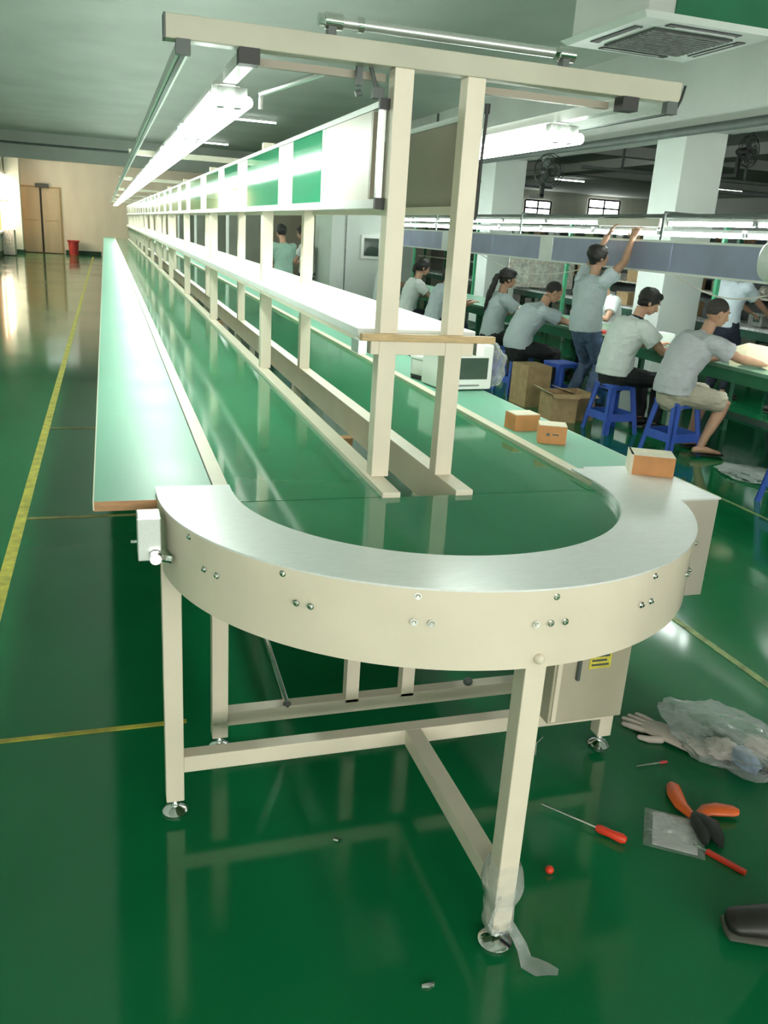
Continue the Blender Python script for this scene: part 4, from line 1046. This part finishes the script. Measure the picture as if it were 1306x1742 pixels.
    for i, s in enumerate((1,-1)):
        an = lg[i][2]; fd = Vector((1, .12*s, 0)).normalized()
        if sandals:
            MB().sweep([an-fd*.06+Vector((0,0,-.082)), an+fd*.06+Vector((0,0,-.086)), an+fd*.20+Vector((0,0,-.082))], [(.036,.008),(.045,.008),(.040,.008)], 14, lat=(0,1,0), round_ends=True).build('sandal', M_BLACK, t, smooth=True)
        else:
            m_ = MB().sweep([an-fd*.055+Vector((0,0,-.045)), an+Vector((0,0,-.03)), an+fd*.09+Vector((0,0,-.045)), an+fd*.185+Vector((0,0,-.058))], [(.040,.040),(.045,.05),(.050,.036),(.042,.024)], 16, lat=(0,1,0), round_ends=True)
            so = remesh(m_, 'shoe', shoe, t, .008, 2, .6)
            MB().sweep([an-fd*.065+Vector((0,0,-.082)), an+fd*.06+Vector((0,0,-.082)), an+fd*.20+Vector((0,0,-.082))], [(.040,.010),(.050,.010),(.042,.010)], 14, lat=(0,1,0), round_ends=True).build('sole', M_SOLE, so, smooth=True)
    return t

# nearest seated man, lilac grey T-shirt, beige shorts
person('person seated on blue stool, cropped hair, lilac grey shirt, beige shorts, reading paper', (4.47, 5.93, 0), -.12, pel=.53, lean=.40, slouch=.06, girth=1.16,
       head=(1,-.05,-.22), wrists=((.56,.16,.80),(.66,-.15,.79)), ankles=((.32,.16,.10),(.25,-.14,.10)), hair='buzz', shirt=M_SHIRTG, legs=('shorts', M_SHORTS), sandals=True, vox=.006, hem=-.04)
person('person seated on blue stool, bushy black hair, white polo, black trousers', (4.40, 6.74, 0), -.05, pel=.54, lean=.30, slouch=.05, girth=1.14,
       head=(1,-.25,-.55), wrists=((.50,.14,.80),(.50,-.12,.80)), ankles=((.42,.14,.10),(.40,-.14,.10)), hair='short', shirt=M_SHIRTW, legs=('trousers', M_TROUS), vox=.006, hem=-.02, collar=M_NAVY)
person('person standing in pale blue shirt and jeans, arms raised to fit a lamp', (4.63, 7.72, 0), .1, pel=.84, lean=.03, slouch=.02,
       head=(1,-.1,.15), wrists=((.27,.20,1.735),(.30,-.16,1.72)), ankles=((-.02,.10,.10),(.05,-.11,.10)), knees=((1,0,0),(1,0,0)), elbows=((.5,.7,-.1),(.6,-.7,-.3)),
       hair='short', shirt=M_SHIRTB, legs=('trousers', M_JEANS), girth=1.12, vox=.006, hem=-.06, sleeve=.5)
person('person seated leaning far forward, thinning hair, blue grey shirt, arms on bench', (4.28, 8.50, 0), -.1, pel=.53, lean=.50, slouch=.08, girth=1.14,
       head=(1,-.1,-.6), wrists=((.68,.14,.80),(.70,-.12,.80)), ankles=((.40,.14,.10),(.42,-.14,.10)), hair='thin', shirt=M_SHIRTB, legs=('trousers', M_TROUS), vox=.007, hem=-.02)
person('person seated with long black ponytail, pale grey shirt, working at bench', (4.44, 9.55, 0), -.05, pel=.52, lean=.16, slouch=.02,
       head=(1,-.05,-.15), wrists=((.46,.14,.80),(.50,-.12,.80)), ankles=((.40,.12,.10),(.38,-.12,.10)), hair='pony', shirt=M_SHIRTB, legs=('trousers', M_TROUS), vox=.008, female=True, hem=-.02)
person('person with hanging ponytail seated beyond the rack posts, nearer of the three', (4.24, 11.05, 0), -.05, pel=.52, lean=.30, slouch=.03,
       head=(1,0,-.45), wrists=((.50,.14,.80),(.50,-.12,.80)), ankles=((.40,.12,.10),(.38,-.12,.10)), hair='ponyshort', shirt=M_SHIRTB, legs=('trousers', M_NAVY), vox=.009, female=True, hem=-.02)
person('person in white shirt with ponytail seen between the rack posts', (4.20, 12.05, 0), -.05, pel=.52, lean=.25, slouch=.03,
       head=(1,0,-.3), wrists=((.50,.14,.80),(.50,-.12,.80)), ankles=((.40,.12,.10),(.38,-.12,.10)), hair='ponyshort', shirt=M_SHIRTW, legs=('trousers', M_NAVY), vox=.009, female=True, hem=-.02)
person('person farthest of the seated row, dark hair tied back, between the posts', (4.22, 13.4, 0), 0, pel=.60, lean=.15, slouch=.03,
       head=(1,0,-.2), wrists=((.46,.14,.86),(.46,-.12,.86)), ankles=((.38,.12,.10),(.36,-.12,.10)), hair='ponyshort', shirt=M_SHIRTW, legs=('trousers', M_NAVY), vox=.011, female=True, hem=-.02)
st('blue plastic stool under the farthest seated person between the posts', (4.25, 13.4, 0), 0)
person('person in pale shirt facing the bench from its far side', (6.12, 9.6, 0), PI, pel=.56, lean=.25, slouch=.03,
       head=(1,0,-.5), wrists=((.45,.14,.83),(.45,-.12,.83)), ankles=((.38,.12,.10),(.36,-.12,.10)), hair='short', shirt=M_SHIRTW, legs=('trousers', M_NAVY), vox=.010, hem=-.02)
st('blue plastic stool beyond the first bench under the person facing this way', (6.12, 9.6, 0), 0)
person('person standing in pale top at the second bench near the column', (6.85, 8.35, 0), .1, pel=.84, lean=.12, slouch=.02,
       head=(1,0,-.5), wrists=((.50,.14,1.0),(.50,-.12,1.0)), ankles=((0,.10,.10),(.03,-.11,.10)), knees=((1,0,0),(1,0,0)), hair='short', shirt=M_SHIRTB, legs=('trousers', M_NAVY), vox=.011, hem=-.02)
person('person standing in grey top at the second bench, right picture edge', (6.9, 7.35, 0), -.1, pel=.84, lean=.16, slouch=.02,
       head=(1,0,-.5), wrists=((.50,.14,1.0),(.50,-.12,1.0)), ankles=((0,.10,.10),(.03,-.11,.10)), knees=((1,0,0),(1,0,0)), hair='short', shirt=M_SHIRTG, legs=('trousers', M_NAVY), vox=.011, hem=-.02)
person('person in green apron top standing beyond the shelf at far left of gap', (2.78, 14.3, 0), 2.0, pel=.86, lean=.05, slouch=.01,
       head=(1,0,-.3), wrists=((.35,.14,1.0),(.35,-.12,1.0)), ankles=((0,.10,.10),(.03,-.11,.10)), knees=((1,0,0),(1,0,0)), hair='short', shirt=mat('pale_green_cotton', (.35,.55,.45), .85), legs=('trousers', M_NAVY), vox=.012, hem=-.3)
person('person in white shirt standing beside the trolley of blue crates', (3.33, 15.0, 0), 2.6, pel=.86, lean=.05, slouch=.01,
       head=(1,0,-.3), wrists=((.35,.14,1.0),(.35,-.12,1.0)), ankles=((0,.10,.10),(.03,-.11,.10)), knees=((1,0,0),(1,0,0)), hair='short', shirt=M_SHIRTW, legs=('trousers', M_NAVY), vox=.012, hem=-.1)
# the onlooker whose trouser leg and shoe enter at the right edge
person('person standing at the right edge, only dark trouser leg and shoe in view', (1.725, 1.285, 0), math.radians(150), pel=.84, lean=.02, slouch=.01,
       head=(1,0,-.3), wrists=((.05,.26,.74),(.05,-.26,.74)), ankles=((.08,.10,.10),(-.26,-.18,.10)), knees=((1,0,.1),(1,0,.1)), elbows=((-1,.2,0),(-1,-.2,0)), hair='short', shirt=M_NAVY, legs=('trousers', M_NAVY), vox=.009, hem=-.02)

# ------------------------------------------------------------------ world & colour management
wd = bpy.data.worlds.new('world'); SC.world = wd; wd.use_nodes = True
wd.node_tree.nodes['Background'].inputs[0].default_value = (.6, .7, .65, 1)
wd.node_tree.nodes['Background'].inputs[1].default_value = .3
SC.view_settings.view_transform = 'Standard'; SC.view_settings.look = 'None'
SC.view_settings.gamma = 1; SC.view_settings.use_curve_mapping = False
SC.view_settings.exposure = 0.58
SC.cycles.adaptive_threshold = .02; SC.cycles.max_bounces = 6; SC.cycles.diffuse_bounces = 3; SC.cycles.glossy_bounces = 3
SC.cycles.transparent_max_bounces = 8; SC.cycles.caustics_reflective = False; SC.cycles.caustics_refractive = False
SC.cycles.sample_clamp_indirect = 4
